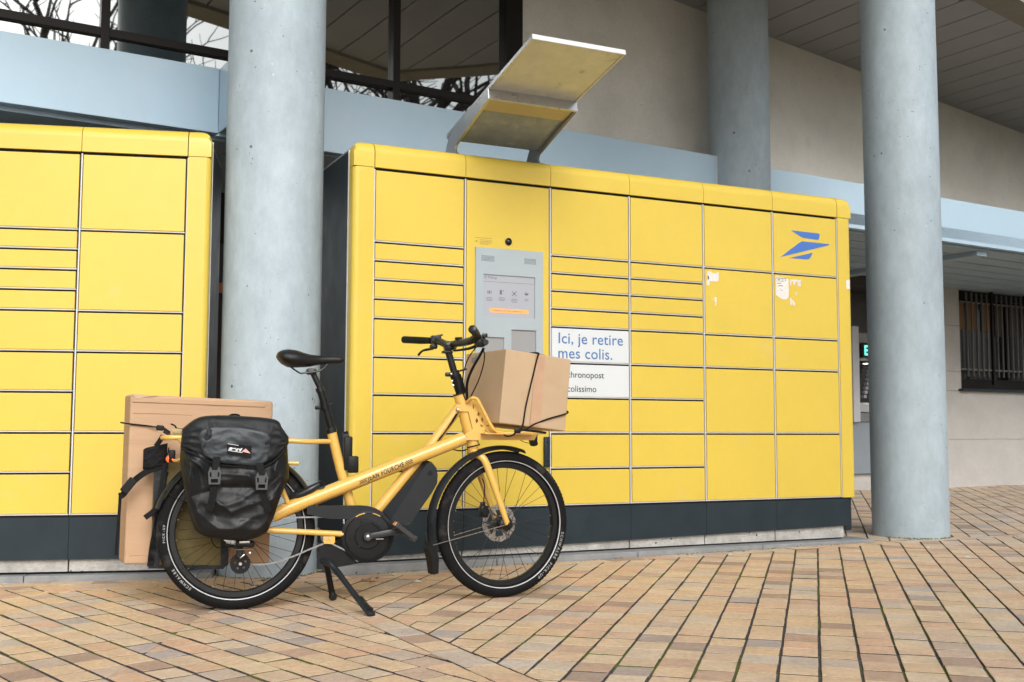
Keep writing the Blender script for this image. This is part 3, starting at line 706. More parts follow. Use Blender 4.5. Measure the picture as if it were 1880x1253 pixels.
# soffit planks under the fascia
so_z = 2.50
wplk = .30
k = 0; o_ = .06
mb = MB(); mb.box(fac(-4.9, .85, 2.60), (9.4, 1.6, .10), ux=ux); mb.build('soffit_core', M['gap'], B)
mb = MB(); mb.box(fac(3.9, 2.2, 2.60), (8.1, 4.4, .10), ux=ux); mb.build('soffit_core', M['gap'], B)
while o_ < 4.2:
    if o_ < 1.5: mb = MB(); mb.box(fac(-4.9, o_ + wplk / 2, 2.533), (9.4, wplk - .012, .03), ux=ux, ch=.003); mb.build('soffit_plank', M['soffit'], B)
    mb = MB(); mb.box(fac(4.0, o_ + wplk / 2, 2.508 + .0), (7.9, wplk - .028, .03), ux=ux, ch=.003); mb.build('soffit_plank', M['soffit'], B)
    o_ += wplk
mb = MB(); mb.box(fac(3.3, 1.6, 2.47), (.16, 3.0, .05), ux=ux, ch=.004); mb.build('soffit_beam', M['soffit'], B)
# glazing: frames and panes
GO = .10
def pane(s0, s1, z0, z1, yaw=0):
    mb = MB(); mb.box(fac((s0 + s1) / 2, GO + .03, (z0 + z1) / 2), (s1 - s0, .012, z1 - z0), ux=dirv(FA + yaw)); return mb.build('window_pane', M['glass'], B)
mull = [-9.0, -7.0, -5.011, -3.088, -2.145]
for i in range(len(mull) - 1):
    a_, b_ = mull[i] + .02, mull[i + 1] - .02
    if i == len(mull) - 2: b_ = mull[i + 1] - .055
    yw = {1: -.4, 2: .5, 0: .3}.get(i, -.2); pane(a_, b_, 2.95, 3.068, yw); pane(a_, b_, 3.114, 4.34, yw)
    panel('transom', a_, b_, 3.065, 3.118, GO - .01, GO + .04, M['frame'])
for s_ in mull[:-1]: panel('mullion', s_ - .026, s_ + .026, 2.94, 4.35, GO - .015, GO + .045, M['frame'])
panel('mullion', -2.215, -2.075, 2.94, 4.35, GO - .035, GO + .05, M['frame'])
# upper wall (skewed) with ceiling
mb = MB(); q0 = on(W0, WA, 0, .10, 0)
mb.box(on(W0, WA, 5.0, .20, 3.55), (10.1, .2, 1.66), ux=dirv(WA)); mb.build('upper_wall', M['render'], B)
HC = 4.36
# ceiling planks, perpendicular to the facade; outline of the canopy in plan
outline = [v2(-12, 1.5), v2(-.21, 5.02), v2(2.1, 5.57), v2(2.75, 8.05), v2(3.78, 8.93), v2(9.0, 13.35), v2(12, 18), v2(4, 17), v2(-12, 9)]
pd = dirv(FA).xy; pn = dirv(FA + 90).xy
def clip_poly_strip(poly, n, a0, a1):
    q = clip(poly, n * a0, n); return clip(q, n * a1, -n) if len(q) > 2 else []
PW = .365
core = MB()
k0 = -14
for k in range(-46, 52):
    a0 = (W0.xy + dirv(WA).xy * 3.112).dot(pd) + k * PW * .985
    # the outline is not convex: split in convex pieces
    for piece in ([outline[i] for i in (0, 1, 8)], [outline[i] for i in (1, 2, 3, 8)], [outline[i] for i in (3, 4, 7, 8)], [outline[i] for i in (4, 5, 6, 7)]):
        q = clip_poly_strip(ccw(list(piece)), pd, a0 + .008, a0 + PW * .985 - .008)
        if len(q) < 3 or area(q) < .01: continue
        mb = MB(); mb.prism([(p_.x, p_.y) for p_ in q], (0, 0, 0), V((1, 0, 0)), V((0, 1, 0)), HC, HC + .03); mb.build('ceiling_plank', M['ceiling'], B)
for piece in ([outline[i] for i in (0, 1, 8)], [outline[i] for i in (1, 2, 3, 8)], [outline[i] for i in (3, 4, 7, 8)], [outline[i] for i in (4, 5, 6, 7)]):
    core.prism([(p_.x, p_.y) for p_ in ccw(list(piece))], (0, 0, 0), V((1, 0, 0)), V((0, 1, 0)), HC + .02, HC + .25)
core.build('ceiling_core', flat_mat('ceiling shadow gap backing', (.07, .062, .055), .9), B)
for i in range(0, 5):
    mb = MB(); a_, b_ = outline[i], outline[i + 1]; d_ = (b_ - a_); L_ = d_.length; d_.normalize(); nn_ = v2(d_.y, -d_.x)
    c_ = (a_ + b_) / 2 + nn_ * .13
    mb.box((c_.x, c_.y, HC + .45 + .006 * i), (L_ + .25, .27, .98), ux=V((d_.x, d_.y, 0))); mb.build('eave_beam', M['eave'], B)
# roof above, keeps the sky out
# lower wall with the barred window
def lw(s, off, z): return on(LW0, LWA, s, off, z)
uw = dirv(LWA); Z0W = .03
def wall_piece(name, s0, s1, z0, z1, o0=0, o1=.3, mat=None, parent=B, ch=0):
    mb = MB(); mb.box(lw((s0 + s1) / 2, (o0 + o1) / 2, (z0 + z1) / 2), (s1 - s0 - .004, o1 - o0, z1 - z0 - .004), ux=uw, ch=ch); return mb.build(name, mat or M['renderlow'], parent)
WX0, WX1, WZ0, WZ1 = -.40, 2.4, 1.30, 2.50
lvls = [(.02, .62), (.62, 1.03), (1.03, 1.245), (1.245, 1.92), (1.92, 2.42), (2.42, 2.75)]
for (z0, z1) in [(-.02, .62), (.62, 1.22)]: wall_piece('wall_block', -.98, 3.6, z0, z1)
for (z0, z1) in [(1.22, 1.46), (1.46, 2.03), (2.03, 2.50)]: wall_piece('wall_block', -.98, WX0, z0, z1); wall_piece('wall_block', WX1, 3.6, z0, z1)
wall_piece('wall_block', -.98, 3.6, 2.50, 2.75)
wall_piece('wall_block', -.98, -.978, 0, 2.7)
win = thing('barred_window', 'dark window behind vertical metal bars in the pale wall at the right edge', 'window', lw(1.0, 0, 1.2))
wall_piece('window_pane', WX0, WX1, WZ0, WZ1, .16, .18, M['glassdark'], win)
wall_piece('frame', WX0, WX1, WZ1 - .10, WZ1, .08, .158, M['frame'], win); wall_piece('frame', WX0, WX1, WZ0 - .05, WZ0 + .08, .08, .158, M['frame'], win)
wall_piece('frame', WX0, WX0 + .06, WZ0 + .08, WZ1 - .1, .08, .158, M['frame'], win); wall_piece('frame', .62, .70, WZ0 + .08, WZ1 - .1, .08, .158, M['frame'], win)
for i in range(10): wall_piece('curtain', WX0 + .08 + i * .27, WX0 + .28 + i * .27, 2.0 if i < 3 else 1.95, WZ1 - .12, .145, .155, flat_mat('ochre blind', (.20, .11, .045), .7) if i < 3 else flat_mat('dark blind', (.08, .065, .055), .7), win)
wall_piece('sill', WX0 - .06, WX1, 1.215, WZ0 - .052, -.07, .1, M['anthracite'], win, ch=.008)
barm = surf('grey painted bar', (.15, .145, .14), .5, metal=.3, var=.1)
for i in range(24):
    x = WX0 + .10 + i * .098
    if i % 7 == 5: wall_piece('bar', x - .018, x + .018, 1.30, 2.56, -.045, -.01, M['frame'], win)
    else: wall_piece('bar', x - .008, x + .008, 1.40, 2.46, -.04, -.02, barm, win)
for z in (2.335, 1.49): wall_piece('cross_bar', WX0 - .01, WX1, z - .012, z + .012, -.022, -.008, barm, win)
# recess with the cash machines
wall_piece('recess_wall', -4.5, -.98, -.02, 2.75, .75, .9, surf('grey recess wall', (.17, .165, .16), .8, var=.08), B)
wall_piece('recess_skirting', -4.5, -1.0, -.02, .22, .05, .3, M['renderlow'], B)
wall_piece('recess_panel', -4.5, -1.0, .225, .82, .0, .3, surf('blue grey panel', (.22, .25, .28), .5, var=.05), B)
wall_piece('recess_panel', -4.5, -1.0, .824, .93, -.02, .3, surf('grey ledge', (.16, .165, .17), .5, var=.05), B)
wall_piece('partition', -2.36, -2.25, .82, 1.93, -.06, .3, surf('pale partition', (.45, .46, .48), .5, var=.03), B)
wall_piece('lintel', -4.5, -1.0, 1.54, 1.86, -.0, .3, surf('grey lintel', (.26, .25, .24), .7, var=.06), B)
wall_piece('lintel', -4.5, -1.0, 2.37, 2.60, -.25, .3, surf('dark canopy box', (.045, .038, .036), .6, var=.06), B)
atm = thing('cash_machine', 'grey cash machine in the recess between the yellow locker and right column', 'cash machine', lw(-2.1, 0, .95))
wall_piece('keypad_shelf', -2.24, -1.7, .935, 1.05, -.05, .12, surf('atm grey', (.36, .37, .38), .4, var=.04), atm, ch=.01)
wall_piece('card_slot', -2.2, -2.1, 1.02, 1.045, -.058, -.052, M['white'], atm)
wall_piece('screen_housing', -2.24, -1.7, 1.05, 1.50, .10, .2, M['glassdark'], atm, ch=.01)
mb = MB()
for i in range(8): mb.box(lw(-2.10 + i * .018, .02, 1.12 + i * .05), (.05, .04, .035), ux=uw)
mb.build('side_rail', surf('atm rail', (.3, .31, .32), .4), atm)
mb = MB(); mb.lathe([(0, -.01), (.035, -.006), (.035, 0)], lw(-2.10, -.02, 1.505), V((0, 0, 1)), 16); mb.build('downlight', M['spotlit'], B)
sg = thing('lit_sign', 'small dark sign with lit teal letters between the locker and right column', 'sign', lw(-2.1, 0, 1.56))
wall_piece('sign_box', -2.19, -1.6, 1.565, 1.745, -.06, -.006, M['gap'], sg, ch=.004)
mb = MB(); vs, fs = text2d('Entrée', .16, offset=.004); mb.add([lw(-2.17 + p[0], -.0615, 1.60 + p[1]) for p in vs], fs); mb.build('sign_letters', M['ledteal'], sg)

# far background seen through the slot left of column 1
bw = thing('rear_brick_wall', 'dark brown brick wall with an orange coping glimpsed left of the pale column', 'wall', (-2.5, 9, 0))
def sb(name, px0, px1, py0, py1, Y, mat, th=.25):
    a_ = on_plane(px0, py0, (0, Y), 0); b_ = on_plane(px1, py1, (0, Y), 0); mb = MB()
    mb.box(((a_.x + b_.x) / 2, Y + th / 2, (a_.z + b_.z) / 2), (abs(b_.x - a_.x), th, abs(a_.z - b_.z))); return mb.build(name, mat, bw)
sb('lintel_course', 330, 520, 336, 440, 9.6, M['brick']); sb('coping', 330, 520, 519, 538, 9.6, M['orange']); sb('parapet', 330, 520, 538.5, 900, 9.6, M['brick']); sb('pier', 330, 398, 440.5, 518, 9.6, M['brick'])

# ------------------------------------------------------------------ trees, mirrored in the glazing
def tree(x, y, h, seed, label):
    rr = random.Random(seed); T = thing('bare_tree', label, 'tree', (x, y, 0), 'bare winter trees')
    tr = MB(); br = MB(); tw = MB(); base = V((x, y, 0))
    def grow(p, d, L_, r, dep):
        pts = [p]; q = p.copy(); dd = d.copy(); n_ = 4
        for i in range(n_):
            dd = (dd + V((rr.gauss(0, .16), rr.gauss(0, .16), rr.gauss(.03, .1)))).normalized(); q = q + dd * L_ / n_; pts.append(q.copy())
        tgt = tr if dep == 0 else (br if dep < 3 else tw)
        tgt.tube(pts, [r * (1 - .4 * i / n_) for i in range(n_ + 1)], n=7 if dep < 2 else (4 if dep < 4 else 3), cap=False)
        if dep >= 6: return
        for k in range(3 if dep < 4 else 2):
            i = rr.choice([2, 3, 4]) if k else 4
            nd = (dd + V((rr.gauss(0, .62), rr.gauss(0, .62), rr.gauss(.1, .4)))).normalized()
            grow(pts[i], nd, L_ * rr.uniform(.62, .82), r * .58, dep + 1)
    grow(base, V((0, 0, 1)), h * .29, h * .027, 0)
    tr.build('trunk', M['bark'], T); br.build('branches', M['bark'], T); tw.build('twigs', M['bark'], T, kind='stuff')
for i, (x, y, h, lb) in enumerate([(7.2, -2.6, 11, 'bare winter tree mirrored in the glazing left of the pale column'), (10.5, -.8, 12, 'bare winter tree mirrored in the glazing right of the pale column'),
                                   (8.8, -5.5, 12, 'slender bare tree mirrored faintly behind the others in the glazing'), (12.0, -3.0, 13, 'tall bare tree mirrored near the dark mullion'),
                                   (4.2, -4.2, 11, 'bare winter tree mirrored in the leftmost pane'), (13.5, 2.0, 12, 'thick bare tree mirrored low beside the solar canopy')]):
    tree(x, y, h, 20 + i, lb)
tree(-6.2, 22, 9, 31, 'bare tree glimpsed through the slot left of the pale column')

# ================================================================== BICYCLE
BA = 15.6
RW = V((-1.111, 4.497, 0)); RW.z = gz(RW.x, RW.y)
bs = dirv(BA); bnn = V((sin(R(BA)), -cos(R(BA)), 0)); up = V((0, 0, 1))    # bnn: towards the camera side (drive side)
def P(px, py, n=0.0):
    q0 = RW + bnn * n; return on_plane(px, py, (q0.x, q0.y), BA)
def sz(px, py, n=0.0):
    q = P(px, py, n); return ((q - RW).dot(bs), q.z)
bike = thing('cargo_bicycle', 'yellow electric cargo bicycle with black pannier standing on its kickstand before the lockers', 'bicycle', RW)
WR = .3125
def wheel(c, u, n, name_parent, spokes, rotor_side, letters, phase=0):
    """c centre, u forward direction, n axis (towards the camera)"""
    mb = MB(); mb.lathe([(.241, -.011), (.243, -.013), (.262, -.0135), (.264, -.011), (.258, -.006), (.258, .006), (.264, .011), (.262, .0135), (.243, .013), (.241, .011), (.239, 0), (.241, -.011)], c, n, 96, x0=u)
    wl = mb.build('wheel', M['blackmetal'], name_parent)
    prof = []
    for k in range(25):
        t_ = -pi * .80 + k * 2 * pi * .80 / 24
        rad = .0275; prof.append((.2855 + rad * cos(t_) * .98, rad * sin(t_)))
    mb = MB(); mb.lathe(prof, c, n, 96, x0=u); mb.build('tyre', M['rubber'], wl)
    # tread blocks
    mb = MB()
    for k in range(110):
        a_ = 2 * pi * k / 110
        for (w_, da) in ((-.012, 0), (0, .014), (.012, 0)):
            d_ = u * cos(a_ + da) + up * sin(a_ + da); tdir = -u * sin(a_ + da) + up * cos(a_ + da)
            mb.box(c + d_ * (WR - .0019 - abs(w_) * .22) + n * w_, (.010, .008, .003), ux=tdir, uz=d_)
    mb.build('tread', M['rubber'], wl, kind='stuff')
    mb = MB(); mb.lathe([(.2685, .0215), (.2685, .0236), (.2720, .0252), (.2720, .0235)], c, n, 96, x0=u); mb.build('reflective_stripe', M['reflect'], wl)
    mb = MB()
    for (string, a0, size) in letters:
        a_ = a0
        for ch in string:
            if ch == ' ': a_ -= .028; continue
            vs, fs = text2d(ch, size, offset=.0006); wdt = max([p[0] for p in vs] + [0])
            d_ = u * cos(a_) + up * sin(a_); tdir = u * sin(a_) - up * cos(a_)      # clockwise, letters' feet to the hub
            rr_ = .279
            mb.add([c + d_ * (rr_ + p[1]) + tdir * p[0] + n * (.0272 + (p[1]) * .05) for p in vs], fs); a_ -= (wdt + .004) / rr_
    mb.build('tyre_lettering', M['lettering'], wl)
    mb = MB(); mb.lathe([(0, -.055), (.008, -.055), (.008, -.045), (.029, -.035), (.029, -.030), (.016, -.026), (.016, .026), (.029, .030), (.029, .035), (.008, .045), (.008, .055), (0, .055)], c, n, 24); mb.build('hub', M['blackmetal'], wl)
    for k in range(spokes):
        a_ = 2 * pi * (k + .5) / spokes + phase; side = 1 if k % 2 else -1; lean = .42 if (k // 2) % 2 else -.42
        p1 = c + (u * cos(a_ + lean * 1.6) + up * sin(a_ + lean * 1.6)) * .028 + n * side * .032
        p2 = c + (u * cos(a_) + up * sin(a_)) * .243 + n * side * .003
        mb = MB(); mb.tube([p1, p2], .0011, n=5); mb.build('spoke', M['spoke'], wl)
    mb = MB()
    for k in range(spokes):
        a_ = 2 * pi * (k + .5) / spokes + phase; d_ = u * cos(a_) + up * sin(a_); mb.tube([c + d_ * .232, c + d_ * .243], .0022, n=6)
    mb.build('spoke_nipples', M['steel'], wl)
    if rotor_side:
        mb = MB(); o_ = c + n * (rotor_side * .04)
        def ring(r0, r1, k): return [(r0 * cos(2 * pi * i / k), r0 * sin(2 * pi * i / k)) for i in range(k)]
        outer = [((.080 + .002 * sin(i * 1.57)) * cos(2 * pi * i / 48), (.080 + .002 * sin(i * 1.57)) * sin(2 * pi * i / 48)) for i in range(48)]
        holes = []
        for i in range(24):
            a_ = 2 * pi * i / 24; r_ = .069 if i % 2 else .074
            holes.append([(r_ * cos(a_) + .003 * cos(q), r_ * sin(a_) + .003 * sin(q)) for q in [2 * pi * z / 6 for z in range(6)]])
        for i in range(6):
            a_ = 2 * pi * i / 6
            holes.append([(r_ * cos(a_ + da), r_ * sin(a_ + da)) for r_, da in ((.034, .08), (.060, .22), (.060, .95), (.034, .85))])
        mb.prism(outer, o_, u, up, -.0009, .0009, holes=holes); mb.build('brake_rotor', M['steel'], wl)
    return wl
rc = RW + up * WR
FA_ = 27.5
rearw = wheel(rc, bs, bnn, bike, 36, 0, [('SCHWALBE', R(-128) + 0, .0145), ('PICK-UP', R(188), .012)], .05)
fc = P(923.5, 966, 0); fc.z = WR + gz(fc.x, fc.y)
fu = dirv(FA_); fn = V((sin(R(FA_)), -cos(R(FA_)), 0))
frontw = wheel(fc, fu, fn, bike, 32, -1, [('SCHWALBE', R(-9), .0175), ('PICK-UP', R(-38), .0175)], .02)

def T_(name, pts, r, mat='yellowpaint', parent=bike, smooth=False, n=16, **kw):
    if smooth: pts = smoothline(pts)
    if isinstance(r, (list, tuple)) and smooth:
        m_ = len(pts); k_ = len(r); r = [r[min(int(i * (k_ - 1) / (m_ - 1)), k_ - 2)] * (1 - (i * (k_ - 1) / (m_ - 1)) % 1 if i < m_ - 1 else 0) + r[min(int(i * (k_ - 1) / (m_ - 1)) + 1, k_ - 1)] * ((i * (k_ - 1) / (m_ - 1)) % 1 if i < m_ - 1 else 1) for i in range(m_)]
    mb = MB(); mb.tube(pts, r, n=n, **kw); return mb.build(name, M[mat], parent)
def polyplate(name, pxs, n0, n1, mat, parent=bike, holes=()):
    mb = MB(); nc = (n0 + n1) / 2
    mb.prism([(sz(x, y, nc)) for x, y in pxs], V((RW.x, RW.y, 0)), bs, up, n0, n1, holes=[[sz(x, y, nc) for x, y in h] for h in holes]); return mb.build(name, M[mat] if isinstance(mat, str) else mat, parent)
# main twin tubes
mt = T_('main_tube', [P(500, 947, .045), P(530, 933, .045), P(852, 805, .028)], .0285)
T_('main_tube', [P(500, 947, -.05), P(852, 805, -.028)], .0285)
T_('down_tube', [P(845, 745), P(794, 814), P(690, 940)], .0225)
T_('head_tube', [P(843.5, 724), P(870, 822)], .0275, n=24)
mb = MB()
for (x, y) in ((843.5, 724), (869, 819)):
    mb.tube([P(x - .3, y - 1.5), P(x + .3, y + 1)], .0295, n=24)
mb.build('headset_ring', M['blackmetal'], bike)
T_('seat_tube', [P(608, 790), P(625, 862), P(648, 940)], .0205)
T_('seat_clamp', [P(606.5, 786), P(609, 795)], .0235, 'blackmetal')
T_('chain_stay', [P(432, 970, .065), P(500, 974, .065), P(632, 981, .055)], .0115)
T_('chain_stay', [P(432, 970, -.065), P(632, 981, -.055)], .0115)
T_('stay_strut', [P(529, 925, .06), P(512, 884, .065), P(470, 812, .068)], .010)
T_('stay_strut', [P(529, 925, -.06), P(512, 884, -.065), P(470, 812, -.068)], .010)
T_('stay_strut', [P(436, 968, .065), P(330, 806, .068)], .009)
T_('stay_strut', [P(436, 968, -.065), P(330, 806, -.068)], .009)
T_('dropout', [P(500, 947, .055), P(436, 970, .062)], [.016, .012])
# rear rack: closed loop of tube
loop = [P(607, 811, .0), P(590, 811, .03), P(560, 811, .062), P(528, 809.5, .068), P(340, 804, .068), P(310, 804, .06), P(301, 804, .03), P(299, 804, 0), P(301, 804, -.03), P(312, 804, -.062), P(340, 804, -.068), P(528, 809.5, -.068), P(570, 811, -.05), P(600, 811, -.0)]
T_('rack_loop', loop, .0105, smooth=True)
for x in (345, 400, 455, 510): T_('rack_bar', [P(x, 805 + (x - 340) * .03, .066), P(x, 805 + (x - 340) * .03, -.066)], .006)
T_('rack_lower_rail', [P(330, 843, .085), P(548, 851, .085)], .0085)
T_('rack_lower_rail', [P(330, 843, -.085), P(548, 851, -.085)], .0085)
T_('rack_tail', [P(316, 846, .0), P(326, 846, .03), P(334, 842, .06)], .0065)
# fenders
def fender(name, c, u, n, a0, a1, r0, r1, w_, mat, parent, seg=48):
    mb = MB(); m_ = 9; vs = []; fs = []
    for i in range(seg + 1):
        t_ = i / seg; a_ = R(a0 + (a1 - a0) * t_); r_ = r0 + (r1 - r0) * t_; d_ = u * cos(a_) + up * sin(a_)
        for j in range(m_):
            b_ = -1 + 2 * j / (m_ - 1); vs.append(c + d_ * (r_ - .016 * b_ * b_) + n * (w_ * b_))
        for j in range(m_):
            b_ = -1 + 2 * j / (m_ - 1); vs.append(c + d_ * (r_ - .016 * b_ * b_ - .0025) + n * (w_ * b_ * .97))
    k_ = 2 * m_
    for i in range(seg):
        for j in range(m_ - 1):
            fs.append((i * k_ + j, (i + 1) * k_ + j, (i + 1) * k_ + j + 1, i * k_ + j + 1)); fs.append((i * k_ + m_ + j, i * k_ + m_ + j + 1, (i + 1) * k_ + m_ + j + 1, (i + 1) * k_ + m_ + j))
        for j in (0, m_ - 1): fs.append((i * k_ + j, i * k_ + m_ + j, (i + 1) * k_ + m_ + j, (i + 1) * k_ + j))
    for i in (0, seg): 
        for j in range(m_ - 1): fs.append((i * k_ + j, i * k_ + j + 1, i * k_ + m_ + j + 1, i * k_ + m_ + j))
    mb.add(vs, fs, True); return mb.build(name, M[mat], parent, auto=40)
ff = fender('fender', fc, fu, fn, 73, 195, .333, .362, .034, 'blackgloss', bike)
mb = MB()
o_ = fc + (fu * cos(R(194)) + up * sin(R(194))) * .360
fl = [(-.0, .045), (-.012, 0), (.003, -.05), (.012, -.108), (.034, -.104), (.036, -.04), (.022, 0), (.012, .03)]
mb.prism(fl, o_, fu, up, -.03, .03); mb.build('mud_flap', M['black'], bike)
for (nn1, mt_) in ((.052, 'steel'), (-.052, 'steel')):
    T_('fender_stay', [fc + fn * nn1 + up * .002, fc + (fu * cos(R(192)) + up * sin(R(192))) * .352 + fn * (.036 if nn1 > 0 else -.036)], .0018, mt_, n=6)
fender('fender', rc, bs, bnn, 18, 163, .331, .334, .034, 'blackgloss', bike)
T_('fender_stay', [rc + bnn * .06, rc + (bs * cos(R(150)) + up * sin(R(150))) * .33 + bnn * .034], .0018, 'blackmetal', n=6)
# fork: steered with the front wheel
crown = P(869, 828)
for sgn in (1, -1):
    nn_ = fn * (.050 * sgn)
    if sgn > 0:
        pts = [crown + up * .0, crown + fn * .022 + up * -.012, P(889, 845, .045), P(903, 880, .052), P(916, 918, .054), P(932, 963, .056)]
    else:
        off_ = -fn * .104
        pts = [crown, crown - fn * .022 - up * .012, P(889, 845, .045) + off_ * .9, P(903, 880, .052) + off_, P(916, 918, .054) + off_, P(932, 963, .056) + off_]
    T_('fork_leg', pts, [.021, .019, .0165, .0155, .0135, .0115], smooth=True)
T_('fork_crown', [P(866, 815), P(870, 832)], .024, n=20)
T_('axle', [fc + fn * .070, fc - fn * .070], .0055, 'blackmetal')
mb = MB(); mb.lathe([(0, .003), (.009, .003), (.0115, 0), (.0115, -.008)], fc + fn * .072, fn, 16); mb.build('axle_nut', M['blackmetal'], bike)
# brake caliper
cc = fc - fn * .045 - fu * .072 + up * .052
mb = MB(); mb.box(cc, (.034, .034, .052), ux=fu, uz=up + fu * .5, ch=.006); mb.box(cc + up * .03 - fu * .004, (.02, .02, .022), ux=fu, ch=.004); mb.lathe([(0, .012), (.017, .012), (.019, 0)], cc + fn * .014, fn, 16); mb.build('brake_caliper', M['blackmetal'], bike)
T_('brake_cable', [cc + up * .04, cc + up * .12 + fu * .002, P(872, 850, -.06), P(868, 812, -.03)], .0024, 'black', smooth=True, n=6)
# seat post and saddle
T_('seat_post', [P(574, 684), P(590, 718)], .0125, 'blackmetal')
T_('seat_post', [P(588.5, 716), P(609, 789)], .0165, 'black')
T_('post_collar', [P(586.5, 712), P(589, 720)], .0185, 'blackmetal')
mb = MB(); mb.tube([P(595, 744), P(597.5, 752)], .020, n=16); mb.box(P(585, 749, .0), (.03, .02, .016), ux=bs, ch=.003); mb.box(P(606, 743, .0), (.03, .012, .006), ux=bs + up * .25, ch=.002); mb.build('reflector_clamp', M['black'], bike)
mb = MB(); mb.box(P(571.5, 683), (.042, .045, .026), ux=bs, ch=.008); mb.lathe([(0, .003), (.010, .002), (.012, -.01)], P(570, 683, .02), bnn, 14); mb.build('saddle_clamp', M['blackmetal'], bike)
for n_ in (.022, -.022): T_('saddle_rail', [P(526, 668, n_ * 1.3), P(549, 684.5, n_), P(560, 685, n_), P(588, 680.5, n_), P(601, 669, n_ * .5)], .0036, 'blackmetal', smooth=True, n=8)
# saddle body: sections from tail to nose
sec = [(507.5, 653, 655, .030), (510, 647, 661, .055), (518, 643, 669, .078), (529, 641.5, 675, .085), (543, 643, 675.5, .082), (556, 647.5, 675, .070), (570, 651.5, 673.5, .050), (584, 653, 670.5, .032), (600, 652.8, 669, .024), (616, 652.8, 668.5, .021), (626, 654.5, 667.5, .019), (631, 658, 665, .012)]
vs = []; fs = []; m_ = 16
def si(x):
    for i in range(len(sec) - 1):
        if sec[i][0] <= x <= sec[i + 1][0]:
            t_ = (x - sec[i][0]) / (sec[i + 1][0] - sec[i][0]); t2 = t_
            return [sec[i][k] * (1 - t2) + sec[i + 1][k] * t2 for k in (1, 2, 3)]
    return list(sec[-1][1:])
xs_ = [507.5 + (631 - 507.5) * (.5 - .5 * cos(pi * i / 36)) for i in range(37)]
for x in xs_:
    t0, b0, hw = si(x); top = P(x, t0).z; bot = P(x, b0).z; s_ = sz(x, t0)[0]
    for k in range(m_):
        a_ = 2 * pi * k / m_; ca, sa = cos(a_), sin(a_)
        nn_ = hw * (abs(ca) ** .75) * (1 if ca > 0 else -1)
        if sa >= 0: z_ = (top + bot) / 2 + (top - bot) / 2 * (sa ** .8); z_ -= (top - bot) * .10 * (nn_ / max(hw, .01)) ** 2
        else: z_ = (top + bot) / 2 + (top - bot) / 2 * sa 
        vs.append(RW + bs * s_ + bnn * nn_ + V((0, 0, z_ - RW.z)))
n_s = len(xs_)
for i in range(n_s - 1):
    for k in range(m_): fs.append((i * m_ + k, i * m_ + (k + 1) % m_, (i + 1) * m_ + (k + 1) % m_, (i + 1) * m_ + k))
fs += [tuple(range(m_)), tuple((n_s - 1) * m_ + k for k in range(m_))]
mb = MB(); mb.add(vs, fs, True); mb.build('saddle', M['saddle'], bike, auto=60)
# ring lock
T_('ring_lock', [P(534, 909, .04), P(548, 909, .05), P(570, 899, .055), P(586, 890, .05)], [.012, .016, .017, .013], 'blackgloss', smooth=True)
mb = MB(); mb.lathe([(.010, 0), (.017, .004), (.017, -.012)], P(589.5, 890.5, .06), bnn, 18); mb.build('lock_key_ring', M['blackmetal'], bike)
# battery
mb = MB(); bo = V((RW.x, RW.y, 0))
bpoly = [(775, 847), (784, 846), (792, 848.5), (799, 857), (802, 870), (801, 889), (792, 905), (752, 962), (739, 963), (703, 942), (702, 938)]
inner = [(780, 851), (786, 849.5), (791, 852), (797, 859), (799.5, 871), (798.5, 887), (790, 902), (750, 958), (738, 962), (716, 958), (713, 955)]
sb0 = [bo + bs * sz(x, y)[0] + up * sz(x, y)[1] for x, y in bpoly]
si_ = [bo + bs * sz(x, y)[0] + up * sz(x, y)[1] for x, y in inner]
k_ = len(bpoly)
vs = [p - bnn * .045 for p in sb0] + [p + bnn * .012 for p in sb0] + [p + bnn * .048 for p in si_]
fs = [tuple(range(k_)), tuple(range(2 * k_, 3 * k_))] + [(a * k_ + i, a * k_ + (i + 1) % k_, (a + 1) * k_ + (i + 1) % k_, (a + 1) * k_ + i) for a in (0, 1) for i in range(k_)]
mb.add(vs, fs); mb.build('battery', M['blackgloss'], bike)
mb = MB(); mb.lathe([(0, .002), (.008, .002), (.0095, 0)], P(790, 869, .049), bnn, 14); mb.build('battery_lock', M['black'], bike)
# a pump / folding lock behind the seat tube
mb = MB(); mb.tube([P(630, 802, -.0), P(640, 800, 0)], .02, n=10); mb.box((P(632, 815) + P(645, 850)) / 2, (.035, .04, .14), ux=bs, uz=(P(632, 800) - P(650, 860)), ch=.006); mb.box((P(643, 838) + P(652, 868)) / 2, (.045, .045, .07), ux=bs, uz=(P(632, 800) - P(650, 860)), ch=.006)
mb.build('folding_lock', M['black'], bike)
# motor, chain guard, cranks
mc = P(671, 982, .0)
mb = MB(); mb.lathe([(0, -.06), (.085, -.06), (.09, -.05), (.09, .03), (0, .03)], mc, bnn, 36); mb.build('motor', M['black'], bike)
mb = MB(); cg = mc + bnn * .06
mb.lathe([(.03, -.012), (.100, -.012), (.108, -.006), (.108, .004), (.094, .008), (.090, .004), (.055, .006), (.050, .010), (.028, .010), (.0, .010)], cg, bnn, 48); mb.build('chain_guard_disc', M['black'], bike)
gp = [(563, 932), (566, 929), (660, 928), (675, 929), (689, 933), (702, 941), (711, 952), (716, 966), (705, 974), (690, 960), (672, 952), (650, 953), (628, 953), (600, 952), (563, 944)]
polyplate('chain_guard', gp, .040, .066, 'blackgloss')
mb = MB()
for (a0, a1) in ((58, 78), (98, 122)):
    pts = [mc + bnn * .069 + (bs * cos(R(a0 + (a1 - a0) * k / 6)) + up * sin(R(a0 + (a1 - a0) * k / 6))) * .094 for k in range(7)]; mb.tube(pts, .0022, n=6)
mb.build('guard_slot', M['yellowpaint'], bike)
mb = MB()
for (x, y) in ((645, 988), (659, 1003), (664, 958), (688, 962), (708, 972)): mb.lathe([(0, .002), (.004, .002), (.005, 0)], P(x, y, .07), bnn, 10)
